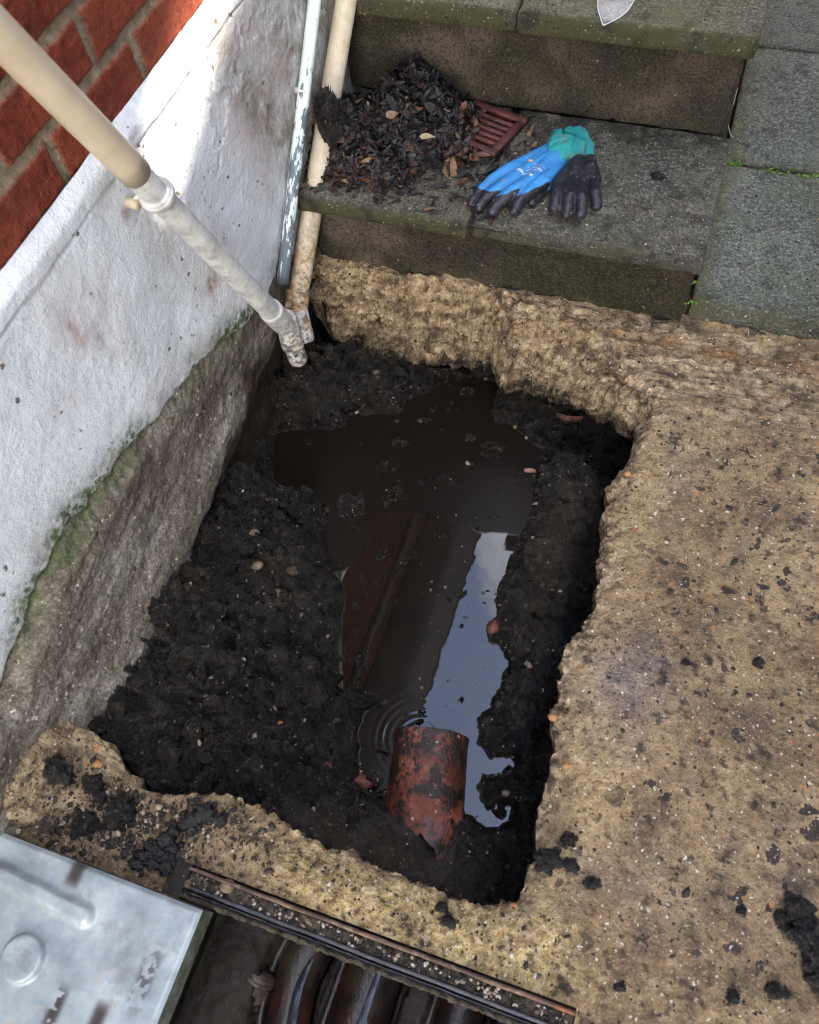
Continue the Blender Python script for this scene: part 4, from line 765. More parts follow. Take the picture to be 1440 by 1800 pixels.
# ================================================================== CLODS, STONES, CRUMBS
def ground_z(x, y): return float(zc(np.array([x]), np.array([y]))[0])
def mud_z(x, y):
    i = int(np.clip((x - x0g) / rsg, 0, hm.shape[0] - 1)); j = int(np.clip((y - y0g) / rsg, 0, hm.shape[1] - 1)); return float(hm[i, j])
x0g, y0g, rsg = -0.82, 0.03, 0.0023
_ico = {}
def ico(sub):
    if sub not in _ico:
        bm = bmesh.new(); bmesh.ops.create_icosphere(bm, subdivisions=sub, radius=1.0); bm.verts.ensure_lookup_table()
        _ico[sub] = (np.array([v.co[:] for v in bm.verts]), np.array([[v.index for v in f.verts] for f in bm.faces])); bm.free()
    return _ico[sub]
def clod_mesh(c, r, seed, sub=4, amp=.35, freq=1.6, kind=1, rot=0.0):
    v, f = ico(sub); d = 1 + fbm(v + seed * 7.7, freq, 5, .6, kind) * amp * 1.3 + fbm(v + seed * 3.1, freq * 4, 3, .6, kind) * amp * .6
    p = v * d[:, None] * np.array(r); ca, sa = math.cos(rot), math.sin(rot); p = np.stack([p[:, 0] * ca - p[:, 1] * sa, p[:, 0] * sa + p[:, 1] * ca, p[:, 2]], -1)
    return p + np.array(c), f
g = G('mud_clod'); n2 = g.noise(110, 8, .7); c = g.ramp(n2, [(.38, (.004, .0036, .0033)), (.5, (.016, .0135, .0115)), (.66, (.06, .05, .04))]); c, f = specks(g, c, 160, .93, (.28, .21, .14)); M['clod'] = g.done(c, .42, g.bump(n2, .016), .5)
g = G('slimy_black_sludge'); c = g.ramp(g.noise(40, 6), [(.4, (.004, .004, .004)), (.7, (.02, .017, .014))]); M['slime'] = g.done(c, .2, g.bump(g.noise(70, 6, .6), .012), .7)
CL = [  # px, py, rx, ry, h, rot, label
 (45, 1335, .036, .022, .022, -.2, 'wide black mud lump on the mortar against the white wall foot', 'wall'),
 (120, 1362, .034, .018, .018, -.3, 'crumbly black mud lump on the mortar right of the wide one', 'wall'),
 (165, 1378, .018, .014, .014, 0, 'small black mud lump between the crumbly lump and the round one', 'g'),
 (150, 1447, .020, .020, .022, 0, 'round black mud clod nearest the metal cover', 'g'),
 (210, 1425, .025, .022, .026, 0, 'biggest round black mud clod, just above the metal cover', 'g'),
 (178, 1402, .014, .010, .012, 0, 'little black mud crumb above the two round clods', 'g'),
 (1372, 1613, .009, .012, .010, .2, 'small dark clod beside the long black lump at the right edge', 'g'),
 (778, 1594, .010, .008, .009, 0, 'small black clod on the yellow patch of concrete', 'g'),
 (790, 1620, .012, .008, .008, 0, 'small black clod just below the one on the yellow concrete', 'g'),
 (964, 1510, .020, .016, .016, .3, 'dark lump on the rim at the bottom right corner of the hole', 'g'),
 (1003, 1520, .013, .011, .010, 0, 'dark clod right of the lump on the hole corner', 'g'),
 (1000, 1475, .013, .010, .009, .5, 'flat dark clod above the lump on the hole corner', 'g'),
 (1040, 1552, .011, .009, .007, 0, 'dark clod on the concrete right of the hole corner', 'g'),
 (1332, 1166, .009, .009, .010, 0, 'single black clod alone on the concrete at the right', 'g'),
 (1290, 1752, .008, .010, .010, 0, 'black clod near the bottom edge right of the middle', 'g'),
 (1362, 1742, .013, .012, .010, .4, 'dark crumbly clod near the bottom right corner', 'g'),
 (1305, 1600, .007, .007, .006, 0, 'tiny dark clod left of the long black lump', 'g'),
 (1205, 1165, .008, .006, .005, 0, 'tiny flattened dark clod on the upper concrete', 'g'),
 (1090, 1735, .009, .006, .005, .6, 'tiny dark clod near the end of the frame', 'g'),
]
def crumbly(c, rx, ry, h, seed, rot=0.0, n=16):
    r_ = np.random.default_rng(seed); ps = [clod_mesh(c, (rx * .85, ry * .85, h), seed, rot=rot, amp=.45, freq=2.2)]; ca, sa = math.cos(rot), math.sin(rot)
    for i in range(n):
        d = r_.normal(size=3); d[2] = abs(d[2]); d /= np.linalg.norm(d); rr = r_.uniform(.65, 1.05) if d[2] > .3 else r_.uniform(.8, 1.25); lx, ly = d[0] * rx * rr, d[1] * ry * rr; q = r_.uniform(.16, .42) * min(rx, ry)
        ps.append(clod_mesh((c[0] + lx * ca - ly * sa, c[1] + lx * sa + ly * ca, c[2] + d[2] * h * .8 * rr - (h * .15 if d[2] < .3 else 0)), (q * r_.uniform(.8, 1.4), q, q * .85), seed * 31 + i, sub=3, amp=.4))
    return cat(ps)
for k, (a, b, rx, ry, h, ro_, lab, w_) in enumerate(CL):
    h *= 1.25; p = W(a, b, 2, h * .4); z = ground_z(p[0], p[1]); V, F = crumbly((p[0], p[1], z + h * .2), rx, ry, h, k + 1, ro_, 22 if rx > .015 else 9)
    tag(raw('mud_clod', V, F, M['clod']), lab, 'mud clod', 'black mud clods on the concrete')
parts = []
for k, (a, b, rx, ry, h) in enumerate(((1405, 1600, .018, .022, .016), (1418, 1640, .020, .022, .018), (1432, 1680, .017, .024, .016), (1440, 1560 + 160, .016, .02, .014))):
    p = W(a, b, 2, .01); parts.append(crumbly((p[0], p[1], .006), rx, ry, h * 1.2, 40 + k, .3, 24))
V, F = cat(parts); tag(raw('mud_clod', V, F, M['clod']), 'long black mud lump lying along the right edge of the concrete', 'mud clod', 'black mud clods on the concrete')
p = W(1157, 311, 2, ZT1); V, F = crumbly((p[0], p[1], ZT1 + .001), .014, .009, .006, 77, 0.0, 14); tag(raw('mud_clod', V, F, M['clod']), 'flat dark mud clod on the step right of the gloves', 'mud clod', 'black mud clods on the concrete')
parts = []
sl = [(385, 1440, .014, .012, .014), (360, 1430, .022, .016, .018), (338, 1440, .018, .014, .016), (318, 1450, .013, .010, .012), (302, 1462, .012, .010, .012), (290, 1478, .016, .014, .014), (272, 1492, .020, .014, .014), (250, 1505, .022, .012, .012), (285, 1505, .018, .012, .014), (300, 1492, .012, .012, .012), (268, 1518, .022, .010, .010), (240, 1520, .016, .01, .01), (290, 1525, .012, .012, .01)]
for k, (a, b, rx, ry, h) in enumerate(sl):
    p = W(a, b, 2, .01); parts.append(crumbly((p[0], p[1], ground_z(p[0], p[1]) + .004), rx * .9, ry * .9, h, 60 + k, 0.0, 12))
V, F = cat(parts); tag(raw('black_sludge', V, F, M['slime']), 'shiny black wet sludge smeared between the hole edge and the metal cover', 'sludge')

M['stone_pink'] = simple('pink_brick_stone', (.22, .09, .07), (.36, .19, .15), 60, .7, .003)
M['stone_tan'] = simple('tan_stone', (.12, .085, .045), (.26, .19, .11), 60, .7, .003, spots=[(40, .5, .6, (.04, .03, .02))])
M['stone_red'] = simple('wet_red_brick', (.10, .03, .02), (.22, .07, .045), 60, .4, .003, spots=[(50, .5, .6, (.02, .015, .01))])
M['stone_or'] = simple('orange_pebble', (.30, .14, .05), (.42, .22, .09), 80, .5, .001)
ST = [(512, 1055, .017, .013, .010, .9, 'pink', 'pink brick fragment in the mud left of the puddle', 'm'), (438, 930, .015, .018, .010, .3, 'tan', 'tan stone pressed in the mud by the upper left bank', 'm'),
      (518, 1005, .019, .013, .012, .2, 'tan', 'rough tan stone in the mud above the pink brick fragment', 'm'), (455, 1000, .013, .010, .008, .8, 'tan', 'brown muddy stone left of the rough tan stone', 'm'), (490, 1045, .010, .010, .008, .8, 'tan', 'little tan stone touching the pink brick fragment', 'm'),
      (868, 1106, .014, .018, .014, .3, 'red', 'wet red brick fragment at the right shore of the puddle', 'w'), (310, 990, .014, .015, .010, .4, 'pink', 'terracotta chip stuck at the foot of the bare wall', 'm'),
      (640, 1378 - 3, .020, .013, .012, .0, 'red', 'dark wet stone at the waterline left of the clay pipe', 'w'), (572, 1345, .012, .009, .009, .0, 'red', 'dark reddish stone in the wet mud left of the puddle end', 'm'),
      (175, 1346, .010, .007, .006, .0, 'or', 'orange pebble in the pale mortar at the lower left corner of the hole', 'g'), (1103, 832, .007, .006, .006, .0, 'or', 'smooth orange pebble on the right rim of the hole', 'g'), (972, 1262, .008, .006, .006, .0, 'or', 'orange pebble sticking out of the right rim lower down', 'g'),
      (995, 1347, .006, .006, .005, .0, 'or', 'tiny orange pebble in the rim by the puddle end', 'g'), (330, 1540 + 15, .007, .007, .006, 0, 'tan', 'pale stone chip in the frame groove near the sludge', 'f'), (400, 1558, .011, .010, .010, 0, 'tan', 'pale rough mortar crumb lying in the frame groove', 'f'), (540, 1617, .012, .004, .005, -.5, 'tan', 'long pale chip lying in the frame groove', 'f')]
for k, (a, b, rx, ry, h, ro_, mm, lab, w_) in enumerate(ST):
    z0_ = {'m': -.15, 'w': ZW, 'g': 0, 'f': -.004}[w_]; p = W(a, b, 2, z0_)
    if w_ == 'm':
        for _ in range(6): p = W(a, b, 2, mud_z(p[0], p[1]))
    z = {'m': mud_z(p[0], p[1]), 'w': ZW + .003, 'g': ground_z(p[0], p[1]), 'f': -.006}[w_]
    V, F = clod_mesh((p[0], p[1], z + h * .25), (rx, ry, h), 90 + k, sub=3, amp=.22, freq=1.1, kind=0, rot=ro_)
    tag(raw('stone', V, F, M['stone_' + mm], smooth=False), lab, 'stone', 'loose stones and chips')
# curved terracotta shards
def shard(px_, py_, z, L, wd_, rot, curv, m, lab):
    p = W(px_, py_, 2, z); u = np.linspace(-1, 1, 14); v = np.linspace(-1, 1, 6); U, Vv = np.meshgrid(u, v, indexing='ij'); lx = U * L; ly = Vv * wd_ * np.sqrt(np.clip(1.05 - U ** 2 * .9, .05, 1)); lz = -curv * U ** 2
    ca, sa = math.cos(rot), math.sin(rot); T = np.stack([p[0] + lx * ca - ly * sa, p[1] + lx * sa + ly * ca, z + lz + .004 + Vv * wd_ * .5], -1).reshape(-1, 3); B_ = T - [0, 0, .004]
    V, F = cat([(T, gridF(14, 6)), (B_, gridF(14, 6, flip=True))]); rimi = [i * 6 for i in range(14)] + [13 * 6 + j for j in range(1, 6)] + [i * 6 + 5 for i in range(12, -1, -1)] + [j for j in range(4, 0, -1)]
    Fr = [[rimi[i], rimi[(i + 1) % len(rimi)], rimi[(i + 1) % len(rimi)] + 84, rimi[i] + 84] for i in range(len(rimi))]
    tag(raw('clay_shard', V, np.vstack([F, np.array(Fr)]), m), lab, 'shard', 'terracotta shards in the hole')
shard(932, 828, ZW + .004, .013, .004, .15, .002, M['stone_pink'], 'thin pink terracotta sliver at the right edge of the dark water')
p = W(1000, 735, 2, -.19); shard(1000, 738, mud_z(p[0], p[1]) + .012, .030, .006, .1, -.012, M['stone_red'], 'curved brown terracotta shard in the dark mud of the far right corner')

def scatter(n, pick, size, seed, tone):
    r = np.random.default_rng(seed); v, f = ico(1); Vs, Fs, At = [], [], []
    for k in range(n):
        q = pick(r)
        if q is None: continue
        x, y, z = q; s = size(r); sc3 = np.array([s * r.uniform(.7, 1.5), s * r.uniform(.6, 1.1), s * r.uniform(.35, .8)]); a = r.uniform(0, 6.28)
        p = v * (1 + r.uniform(-.3, .3, (len(v), 1))) * sc3; ca, sa = math.cos(a), math.sin(a); p = np.stack([p[:, 0] * ca - p[:, 1] * sa, p[:, 0] * sa + p[:, 1] * ca, p[:, 2]], -1) + [x, y, z + s * .15]
        Fs.append(f + len(Vs) * len(v)); Vs.append(p); At.append(np.full(len(v), tone(r)))
    return np.concatenate(Vs), np.concatenate(Fs), np.concatenate(At)
g = G('mixed_grit'); M['grit'] = g.done(g.ramp(g.attr('tone'), [(0, (.008, .007, .006)), (.3, (.03, .023, .018)), (.5, (.16, .11, .07)), (.75, (.36, .28, .19)), (.93, (.55, .50, .42)), (1.0, (.34, .10, .05))]), .7, g.bump(g.noise(200), .002))
def on_concrete(r):
    x, y = r.uniform(-.75, .62), r.uniform(-.05, 1.22)
    if y < 0.0 and x < XR: return None
    rr_ = math.hypot(x - CX, y - CY); a = math.atan2(y - CY, x - CX)
    if rr_ < np.interp(a, th, r0s + wl, period=2 * math.pi) + .002: return None
    return x, y, ground_z(x, y)
th_ok = True
V, F, T = scatter(3600, on_concrete, lambda r: r.choice([.0012, .0018, .0028], p=[.6, .3, .1]) * r.uniform(.8, 1.3), 5, lambda r: r.choice([r.uniform(0, .3), r.uniform(.5, .95), 1.0], p=[.4, .57, .03]))
tag(raw('loose_grit', V, F, M['grit'], attrs=dict(tone=T), smooth=False), kind='stuff')
def on_concrete_dark(r):
    q = on_concrete(r)
    if q is None or noise(np.array([[q[0] * 6, q[1] * 6, 3.]]))[0] < -.05: return None
    return q
V, F, T = scatter(520, on_concrete_dark, lambda r: r.choice([.002, .0035, .006], p=[.55, .35, .10]) * r.uniform(.8, 1.2), 6, lambda r: r.uniform(0, .28)); V[:, 2] -= .001
tag(raw('mud_splatter', V, F, M['grit'], attrs=dict(tone=T)), kind='stuff')
def near_strip(r):
    x, y = r.uniform(-.72, .10), r.uniform(.0, .10); 
    if math.hypot(x - CX, y - CY) < np.interp(math.atan2(y - CY, x - CX), th, r0s + wl, period=2 * math.pi) + .003: return None
    return x, y, ground_z(x, y)
V, F, T = scatter(800, near_strip, lambda r: r.choice([.0012, .002, .0034], p=[.5, .38, .12]), 7, lambda r: r.choice([r.uniform(0, .45), r.uniform(.5, .9)], p=[.6, .4]))
tag(raw('loose_grit', V, F, M['grit'], attrs=dict(tone=T), smooth=False), kind='stuff')
def dirty_corner(r):
    px_, py_ = r.normal(230, 110), r.normal(1440, 42)
    p = W(px_, py_, 2, 0); x, y = p[0], p[1]
    if x < -.745 or (y < .0 and x > -.452) or math.hypot(x - CX, y - CY) < np.interp(math.atan2(y - CY, x - CX), th, r0s + wl, period=2 * math.pi): return None
    return x, y, ground_z(x, y)
V, F, T = scatter(1500, dirty_corner, lambda r: r.choice([.0015, .003, .0055], p=[.55, .35, .10]) * r.uniform(.8, 1.2), 17, lambda r: r.choice([r.uniform(0, .3), r.uniform(.5, .8)], p=[.78, .22]))
tag(raw('mud_splatter', V, F, M['grit'], attrs=dict(tone=T), smooth=False), kind='stuff')
V, F, T = scatter(420, lambda r: (r.uniform(-.45, .12), r.uniform(-.029, -.011), -.006), lambda r: r.uniform(.0012, .0038), 8, lambda r: r.choice([r.uniform(0, .4), r.uniform(.5, .95)], p=[.6, .4]))
tag(raw('loose_grit', V, F, M['grit'], attrs=dict(tone=T), smooth=False), kind='stuff')
def in_mud(r):
    x, y = r.uniform(-.76, .0), r.uniform(.1, 1.15); a = math.atan2(y - CY, x - CX)
    if math.hypot(x - CX, y - CY) > np.interp(a, th, r0s, period=2 * math.pi) - .01: return None
    z = mud_z(x, y)
    if z < ZW + .003: return None
    return x, y, z
V, F, T = scatter(1500, in_mud, lambda r: r.choice([.0011, .002, .004, .007], p=[.56, .30, .10, .04]) * r.uniform(.8, 1.3), 9, lambda r: r.choice([r.uniform(.0, .4), r.uniform(.45, .8), 1.0], p=[.5, .46, .04]))
tag(raw('mud_grit', V, F, M['grit'], attrs=dict(tone=T), smooth=False), kind='stuff')
V, F, T = scatter(500, lambda r: (r.uniform(-.73, .6), r.uniform(1.22, 1.9), 0), lambda r: r.uniform(.001, .0028), 10, lambda r: r.uniform(0, .9))
for k in range(0, len(V), 12 if False else len(ico(1)[0])):
    n_i = len(ico(1)[0]); cx_, cy_ = V[k:k + n_i, 0].mean(), V[k:k + n_i, 1].mean()
    V[k:k + n_i, 2] += (ZT1 if cx_ < .07 and cy_ < 1.56 else ZT2 if cx_ < .07 else ZP) 
tag(raw('loose_grit', V, F, M['grit'], attrs=dict(tone=T), smooth=False), kind='stuff')
# loose clods heaped over the banks
def clod_scatter(n, seed, pick, size, sub=3):
    r = np.random.default_rng(seed); v, f = ico(sub); Vs, Fs = [], []; bank = []
    for k in range(24):
        d = 1 + fbm(v + k * 5.1, 1.7, 4, .6, 1) * .55 + fbm(v + k * 2.3, 6.0, 3, .6, 1) * .30; bank.append(v * d[:, None])
    for k in range(n):
        q = pick(r)
        if q is None: continue
        s_ = size(r, q); a = r.uniform(0, 6.28); ca, sa = math.cos(a), math.sin(a); p = bank[r.integers(24)] * [s_ * r.uniform(.8, 1.4), s_ * r.uniform(.7, 1.1), s_ * r.uniform(.6, .95)]
        p = np.stack([p[:, 0] * ca - p[:, 1] * sa, p[:, 0] * sa + p[:, 1] * ca, p[:, 2]], -1) + [q[0], q[1], q[2] + s_ * .1]; Fs.append(f + len(Vs) * len(v)); Vs.append(p)
    return np.concatenate(Vs), np.concatenate(Fs)
def bank_pick(r):
    q = in_mud(r)
    if q is None: return None
    i = int((q[0] - x0g) / rsg); j = int((q[1] - y0g) / rsg)
    if dcp[i, j] < .008 or smooth_near[i, j] > r.uniform(.2, 1.0) or sdw[i, j] < .004: return None
    return q[0], q[1], q[2], sdw[i, j]
V, F = clod_scatter(2800, 31, bank_pick, lambda r, q: min(r.choice([r.uniform(.0025, .005), r.uniform(.005, .011), r.uniform(.011, .022)], p=[.58, .29, .13]), .003 + q[3] * .5) * (.7 if q[0] > -.2 else 1))
def near_attr(V, arr): i = np.clip(((V[:, 0] - x0g) / rsg).astype(int), 0, arr.shape[0] - 1); j = np.clip(((V[:, 1] - y0g) / rsg).astype(int), 0, arr.shape[1] - 1); return arr[i, j]
tag(raw('mud_lumps', V, F, M['mud'], attrs=dict(grey=near_attr(V, grey) * .6, brown=near_attr(V, brown), wet=near_attr(V, wet))), kind='stuff')
# floating bubbles and scum specks
vb, fb = ico(2); Vs, Fs = [], []
r = np.random.default_rng(15)
BUB = [(757, 1037, 3.5), (783, 1032, 4), (759, 1022, 3), (738, 1193, 3.5), (741, 1209, 4), (741, 1180, 2.5), (788, 1197, 3), (806, 1232, 3), (765, 857, 2.5), (802, 905, 3), (850, 1043, 4), (812, 960, 3), (820, 1085, 3), (770, 1110, 2.5)]
for _ in range(34): BUB.append((r.uniform(700, 900), r.uniform(900, 1250), r.uniform(.8, 2.2)))
for k, (a, b, s) in enumerate(BUB):
    p = W(a, b, 2, ZW); Fs.append(fb + len(Vs) * len(vb)); Vs.append(vb * [s / 900, s / 900, s / 1300] + p)
M['bubble'] = simple('scum_bubble', (.03, .025, .02), (.08, .07, .06), 50, .05, .0, .8)
tag(raw('scum_bubbles', np.concatenate(Vs), np.concatenate(Fs), M['bubble']), kind='stuff')

# ================================================================== LEAF HEAP, GRATE
g = G('wet_dead_leaves'); tn = g.attr('tone'); c = g.ramp(tn, [(0, (.006, .006, .007)), (.45, (.014, .012, .013)), (.62, (.035, .02, .016)), (.78, (.075, .03, .018)), (.9, (.16, .07, .035)), (1.0, (.34, .26, .16))]); c = g.mix(.5, c, g.mix(g.noise(120, 4), (.2, .2, .2), (1, 1, 1)), 'MULTIPLY')
M['leaf'] = g.done(c, g.ramp(g.noise(60), [(.35, .28), (.65, .7)]), g.bump(g.noise(150), .002), .3)
def leaf_mesh(c, L, w, n_dir, t_dir, curl, seed):
    """a lance-shaped leaf, folded along its midrib, with a curled tip"""
    t = np.linspace(-1, 1, 9); hw = w * (1 - t ** 2) ** .7 * (1 - .25 * t) + w * .03; rr_ = np.random.default_rng(seed); tw = rr_.uniform(-.5, .5)
    n_dir = n_dir / np.linalg.norm(n_dir); t_dir = t_dir - n_dir * np.dot(t_dir, n_dir); t_dir = t_dir / np.linalg.norm(t_dir); s_dir = np.cross(n_dir, t_dir); P = []
    for i in range(9):
        mid_ = c + t_dir * (t[i] * L) + n_dir * (curl * L * (t[i] ** 2) + .06 * L * math.sin(t[i] * 4 + seed))
        for s in (-1, 0, 1): P.append(mid_ + s_dir * (s * hw[i] * math.cos(tw * t[i])) + n_dir * (abs(s) * hw[i] * .35 + s * hw[i] * math.sin(tw * t[i])))
    return np.array(P), gridF(9, 3)
hc = [W(700, 240, 2, ZT1), W(620, 255, 2, ZT1), W(775, 225, 2, ZT1), W(650, 300, 2, ZT1), W(800, 282, 2, ZT1), W(590, 225, 2, ZT1), W(735, 185, 2, ZT1)]
def heap_h(x, y):
    h = 0
    for (c_, sx_, sy_, hh) in zip(hc, (.10, .085, .066, .085, .045, .06, .08), (.09, .085, .08, .05, .035, .07, .06), (.105, .085, .080, .050, .026, .06, .090)):
        h = max(h, hh * (1.15 * math.exp(-((x - c_[0]) / sx_) ** 2 - ((y - c_[1]) / sy_) ** 2) - .15) / 1.0)
    return h
xs = np.arange(-.745, -.30, .004); ys = np.arange(1.21, 1.566, .004); A, B = np.meshgrid(xs, ys, indexing='ij'); hz_ = np.vectorize(heap_h)(A, B); P3 = np.stack([A, B, A * 0], -1)
hz_ = hz_ * (1 + fbm(P3, 30, 3) * .6) + fbm(P3, 60, 3, .6, 1) * .008 * (hz_ > .004) - .004 * (hz_ < .006)
heap = thing('leaf_heap', 'heap of black rotting leaves on the lower step against the riser', 'leaf heap')
raw('rotted_core', np.stack([A, B, ZT1 - .003 + hz_], -1), gridF(len(xs), len(ys)), M['clod'], heap)
r = np.random.default_rng(21); Vs, Fs, Ts = [], [], []
cnt = 0
while cnt < 3200:
    x, y = r.uniform(-.745, -.32), r.uniform(1.225, 1.56); h = heap_h(x, y)
    if h < .004 and not (h > -.006 and r.random() < .06): continue
    e_ = .004; gx = (heap_h(x + e_, y) - heap_h(x - e_, y)) / (2 * e_); gy = (heap_h(x, y + e_) - heap_h(x, y - e_)) / (2 * e_)
    nrm = np.array([-gx, -gy, 1.0]) + r.normal(0, .55, 3); 
    if nrm[2] < .15: nrm[2] = .15
    a = r.uniform(0, 6.28); L = r.choice([r.uniform(.005, .011), r.uniform(.010, .020), r.uniform(.018, .028)], p=[.45, .43, .12]); w = L * r.uniform(.16, .36); c_ = np.array([x, y, ZT1 + max(h, 0) * (1 + r.uniform(-.08, .10)) + .0035])
    V, F = leaf_mesh(c_, L, w, nrm, np.array([math.cos(a), math.sin(a), r.uniform(-.4, .4)]), r.uniform(-.4, .4), cnt)
    side = sstep(-.52, -.40, x) + sstep(1.36, 1.28, y) * .7
    tv = np.clip(r.beta(1.6, 3.5) + side * r.uniform(0, .45) , 0, .93); tv = .97 if r.random() < .003 else tv
    Fs.append(F + len(Vs) * 27); Vs.append(V); Ts.append(np.full(27, tv)); cnt += 1
lo_ = raw('leaves', np.concatenate(Vs), np.concatenate(Fs), M['leaf'], heap, attrs=dict(tone=np.concatenate(Ts))); lo_['kind'] = 'stuff'
# single leaves one can point at
for k, (a, b, L, w, ang_, tone_, hz0, lab) in enumerate(((752, 243, .016, .006, .2, 1.0, .075, 'pale tan leaf lying on the middle of the black heap'), (663, 322, .026, .008, 1.75, .55, .006, 'long dark brown leaf pointing down from the front of the heap'),
        (770, 330, .030, .004, .25, .4, .002, 'thin dark leaf lying flat on the step left of the gloves'), (690, 205, .013, .009, .5, .93, .09, 'curled reddish tan leaf near the middle of the heap'), (597, 275, .020, .006, .9, .8, .03, 'narrow brown leaf at the left foot of the heap'), (843, 275, .024, .006, .2, .82, .012, 'reddish brown leaf between the heap and the blue glove'),
        (706, 340, .014, .006, .1, .2, .002, 'short black leaf flat on the front of the step'), (593, 328, .012, .004, -.3, .2, .002, 'small black leaf scrap by the left front corner of the step'), (940, 256, .008, .004, 1.2, .92, .004, 'small orange leaf between the grate and the glove cuff'), (815, 190, .014, .006, 1.4, .86, .05, 'upright brown leaf at the right top of the heap'), (545, 318, .010, .003, .2, .1, .002, 'black leaf scrap on the step corner by the pipes'))):
    p = W(a, b, 2, ZT1 + hz0); V, F = leaf_mesh(p + [0, 0, .003], L, w, np.array([.1, -.3, 1.0]), np.array([math.cos(ang_), math.sin(ang_), .05]), .1, 900 + k)
    tag(raw('dead_leaf', V, F, M['leaf'], attrs=dict(tone=np.full(27, tone_))), lab, 'leaf', 'single dead leaves on the step')
# the fibrous black clump at the left
p = W(576, 196, 2, .29); parts = [clod_mesh(p + [0, 0, -.02], (.026, .026, .062), 33, amp=.3)]; r = np.random.default_rng(5); Vs = []
for k in range(260):
    d = r.normal(size=3); d[2] = abs(d[2]) * .8 + .2; d /= np.linalg.norm(d); c_ = p + [0, 0, -.02] + d * [.024, .024, .058]; V, F = leaf_mesh(c_, r.uniform(.008, .018), .0013, np.cross(d, r.normal(size=3)), d + [0, 0, .5], .3, k); parts.append((V, np.array(F)))
fibV, fibF = cat(parts[1:]); cl_ = raw('root_clump', *parts[0], M['clod']); tag(cl_, 'upright fibrous black root clump at the left end of the leaf heap by the pipe', 'root clump'); raw('fibres', fibV, fibF, M['leaf'], cl_, attrs=dict(tone=np.full(len(fibV), .15)))

M['grate'] = simple('rusty_red_grate', (.035, .010, .008), (.11, .028, .020), 25, .55, .003, .5, spots=[(30, .55, .65, (.03, .012, .01)), (60, .62, .7, (.28, .10, .05))])
gz = ZT1 + .016; ga = W(929, 207, 2, gz); gb = W(868, 271, 2, gz); e1 = (gb - ga); L1 = np.linalg.norm(e1); e1 /= L1; e2 = np.array([e1[1], -e1[0], 0]); e2 = e2 if e2[0] < 0 else -e2
L2 = L1 * 1.0; V, F = [], []
def gbox(a0_, a1_, b0_, b1_, z0_=-.013, z1_=0.0):
    o = len(V); bv = .0015
    for zq, ins in ((z0_, 0), (z1_ - bv, 0), (z1_, bv)):
        for (p_, q_) in ((a0_ + ins, b0_ + ins), (a1_ - ins, b0_ + ins), (a1_ - ins, b1_ - ins), (a0_ + ins, b1_ - ins)): V.append(ga + e1 * p_ + e2 * q_ + [0, 0, zq])
    for l in (0, 4):
        for i in range(4): j = (i + 1) % 4; F.append([o + l + i, o + l + j, o + l + 4 + j, o + l + 4 + i])
    F.append([o + 8, o + 9, o + 10, o + 11]); F.append([o + 3, o + 2, o + 1, o])
fw = .016; gbox(0, fw, 0, L2); gbox(L1 - fw, L1, 0, L2); gbox(fw, L1 - fw, 0, fw); gbox(fw, L1 - fw, L2 - fw, L2)
grate = thing('drain_grate', 'square rusty red drain grate half buried under the leaf heap', 'grate'); V0, F0 = V, F
def gmesh(n_): o = raw(n_, V, np.array(F), M['grate'], grate, smooth=False); bm = bmesh.new(); bm.from_mesh(o.data); bmesh.ops.recalc_face_normals(bm, faces=bm.faces); bm.to_mesh(o.data); bm.free()
gmesh('frame'); nb_ = 6; sp_ = (L1 - 2 * fw) / (nb_ + .0)
for k in range(1, nb_): V, F = [], []; gbox(fw + k * sp_ - .0045, fw + k * sp_ + .0045, fw, L2 - fw, -.012, -.001); gmesh('bar')

# ================================================================== GLOVES
def capsules(caps):
    parts = []
    v, f = ico(3)
    for (a, b, ra, rb) in caps:
        a, b = np.array(a, float), np.array(b, float); n = max(2, int(np.linalg.norm(b - a) / (min(ra, rb) * .22)))
        for t in np.linspace(0, 1, n): parts.append((v * (ra + (rb - ra) * t) + a + (b - a) * t, f))
    return cat(parts)
def remeshed(V, F, voxel, smooth_it):
    me = bpy.data.meshes.new('tmp'); me.from_pydata([tuple(v) for v in V.tolist()], [], F.tolist()); o = bpy.data.objects.new('tmp', me); C.objects.link(o)
    m = o.modifiers.new('r', 'REMESH'); m.mode = 'VOXEL'; m.voxel_size = voxel; s_ = o.modifiers.new('s', 'SMOOTH'); s_.iterations = smooth_it; s_.factor = .5
    dg = bpy.context.evaluated_depsgraph_get(); me2 = bpy.data.meshes.new_from_object(o.evaluated_get(dg)); bpy.data.objects.remove(o); V = np.empty(len(me2.vertices) * 3); me2.vertices.foreach_get('co', V); return me2, V.reshape(-1, 3)
def GZ(zx, zy, z): return W(820 + zx / 5.54, 210 + zy / 5.54, 2, ZT1 + z)
g = G('glove_blue_and_black'); n = g.noise(60, 6, .65)
blue = g.ramp(g.noise(22, 5), [(.3, (.025, .17, .42)), (.7, (.035, .25, .58))]); blue = g.mix(g.ramp(g.noise(35, 6, .7), [(.56, 0), (.68, .75)]), blue, (.13, .15, .14))
dk = g.ramp(n, [(.35, (.009, .009, .013)), (.6, (.020, .019, .026)), (.75, (.07, .062, .055))]); dk = g.mix(g.ramp(g.noise(30, 4), [(.6, 0), (.7, .5)]), dk, (.016, .02, .07)); dk, f = specks(g, dk, 200, .9, (.25, .2, .13))
M['glove'] = g.done(g.mix(g.attr('dark'), blue, dk), g.mix(g.attr('dark'), .6, .4), g.bump(g.noise(140, 5), .002), .45)
g = G('teal_knit'); wv_ = g.n('ShaderNodeTexWave'); wv_.inputs['Scale'].default_value = 150; wv_.inputs['Distortion'].default_value = 2.5; wv_.wave_type = 'BANDS'; wv_.bands_direction = 'DIAGONAL'; g.put(wv_.inputs['Vector'], g.co)
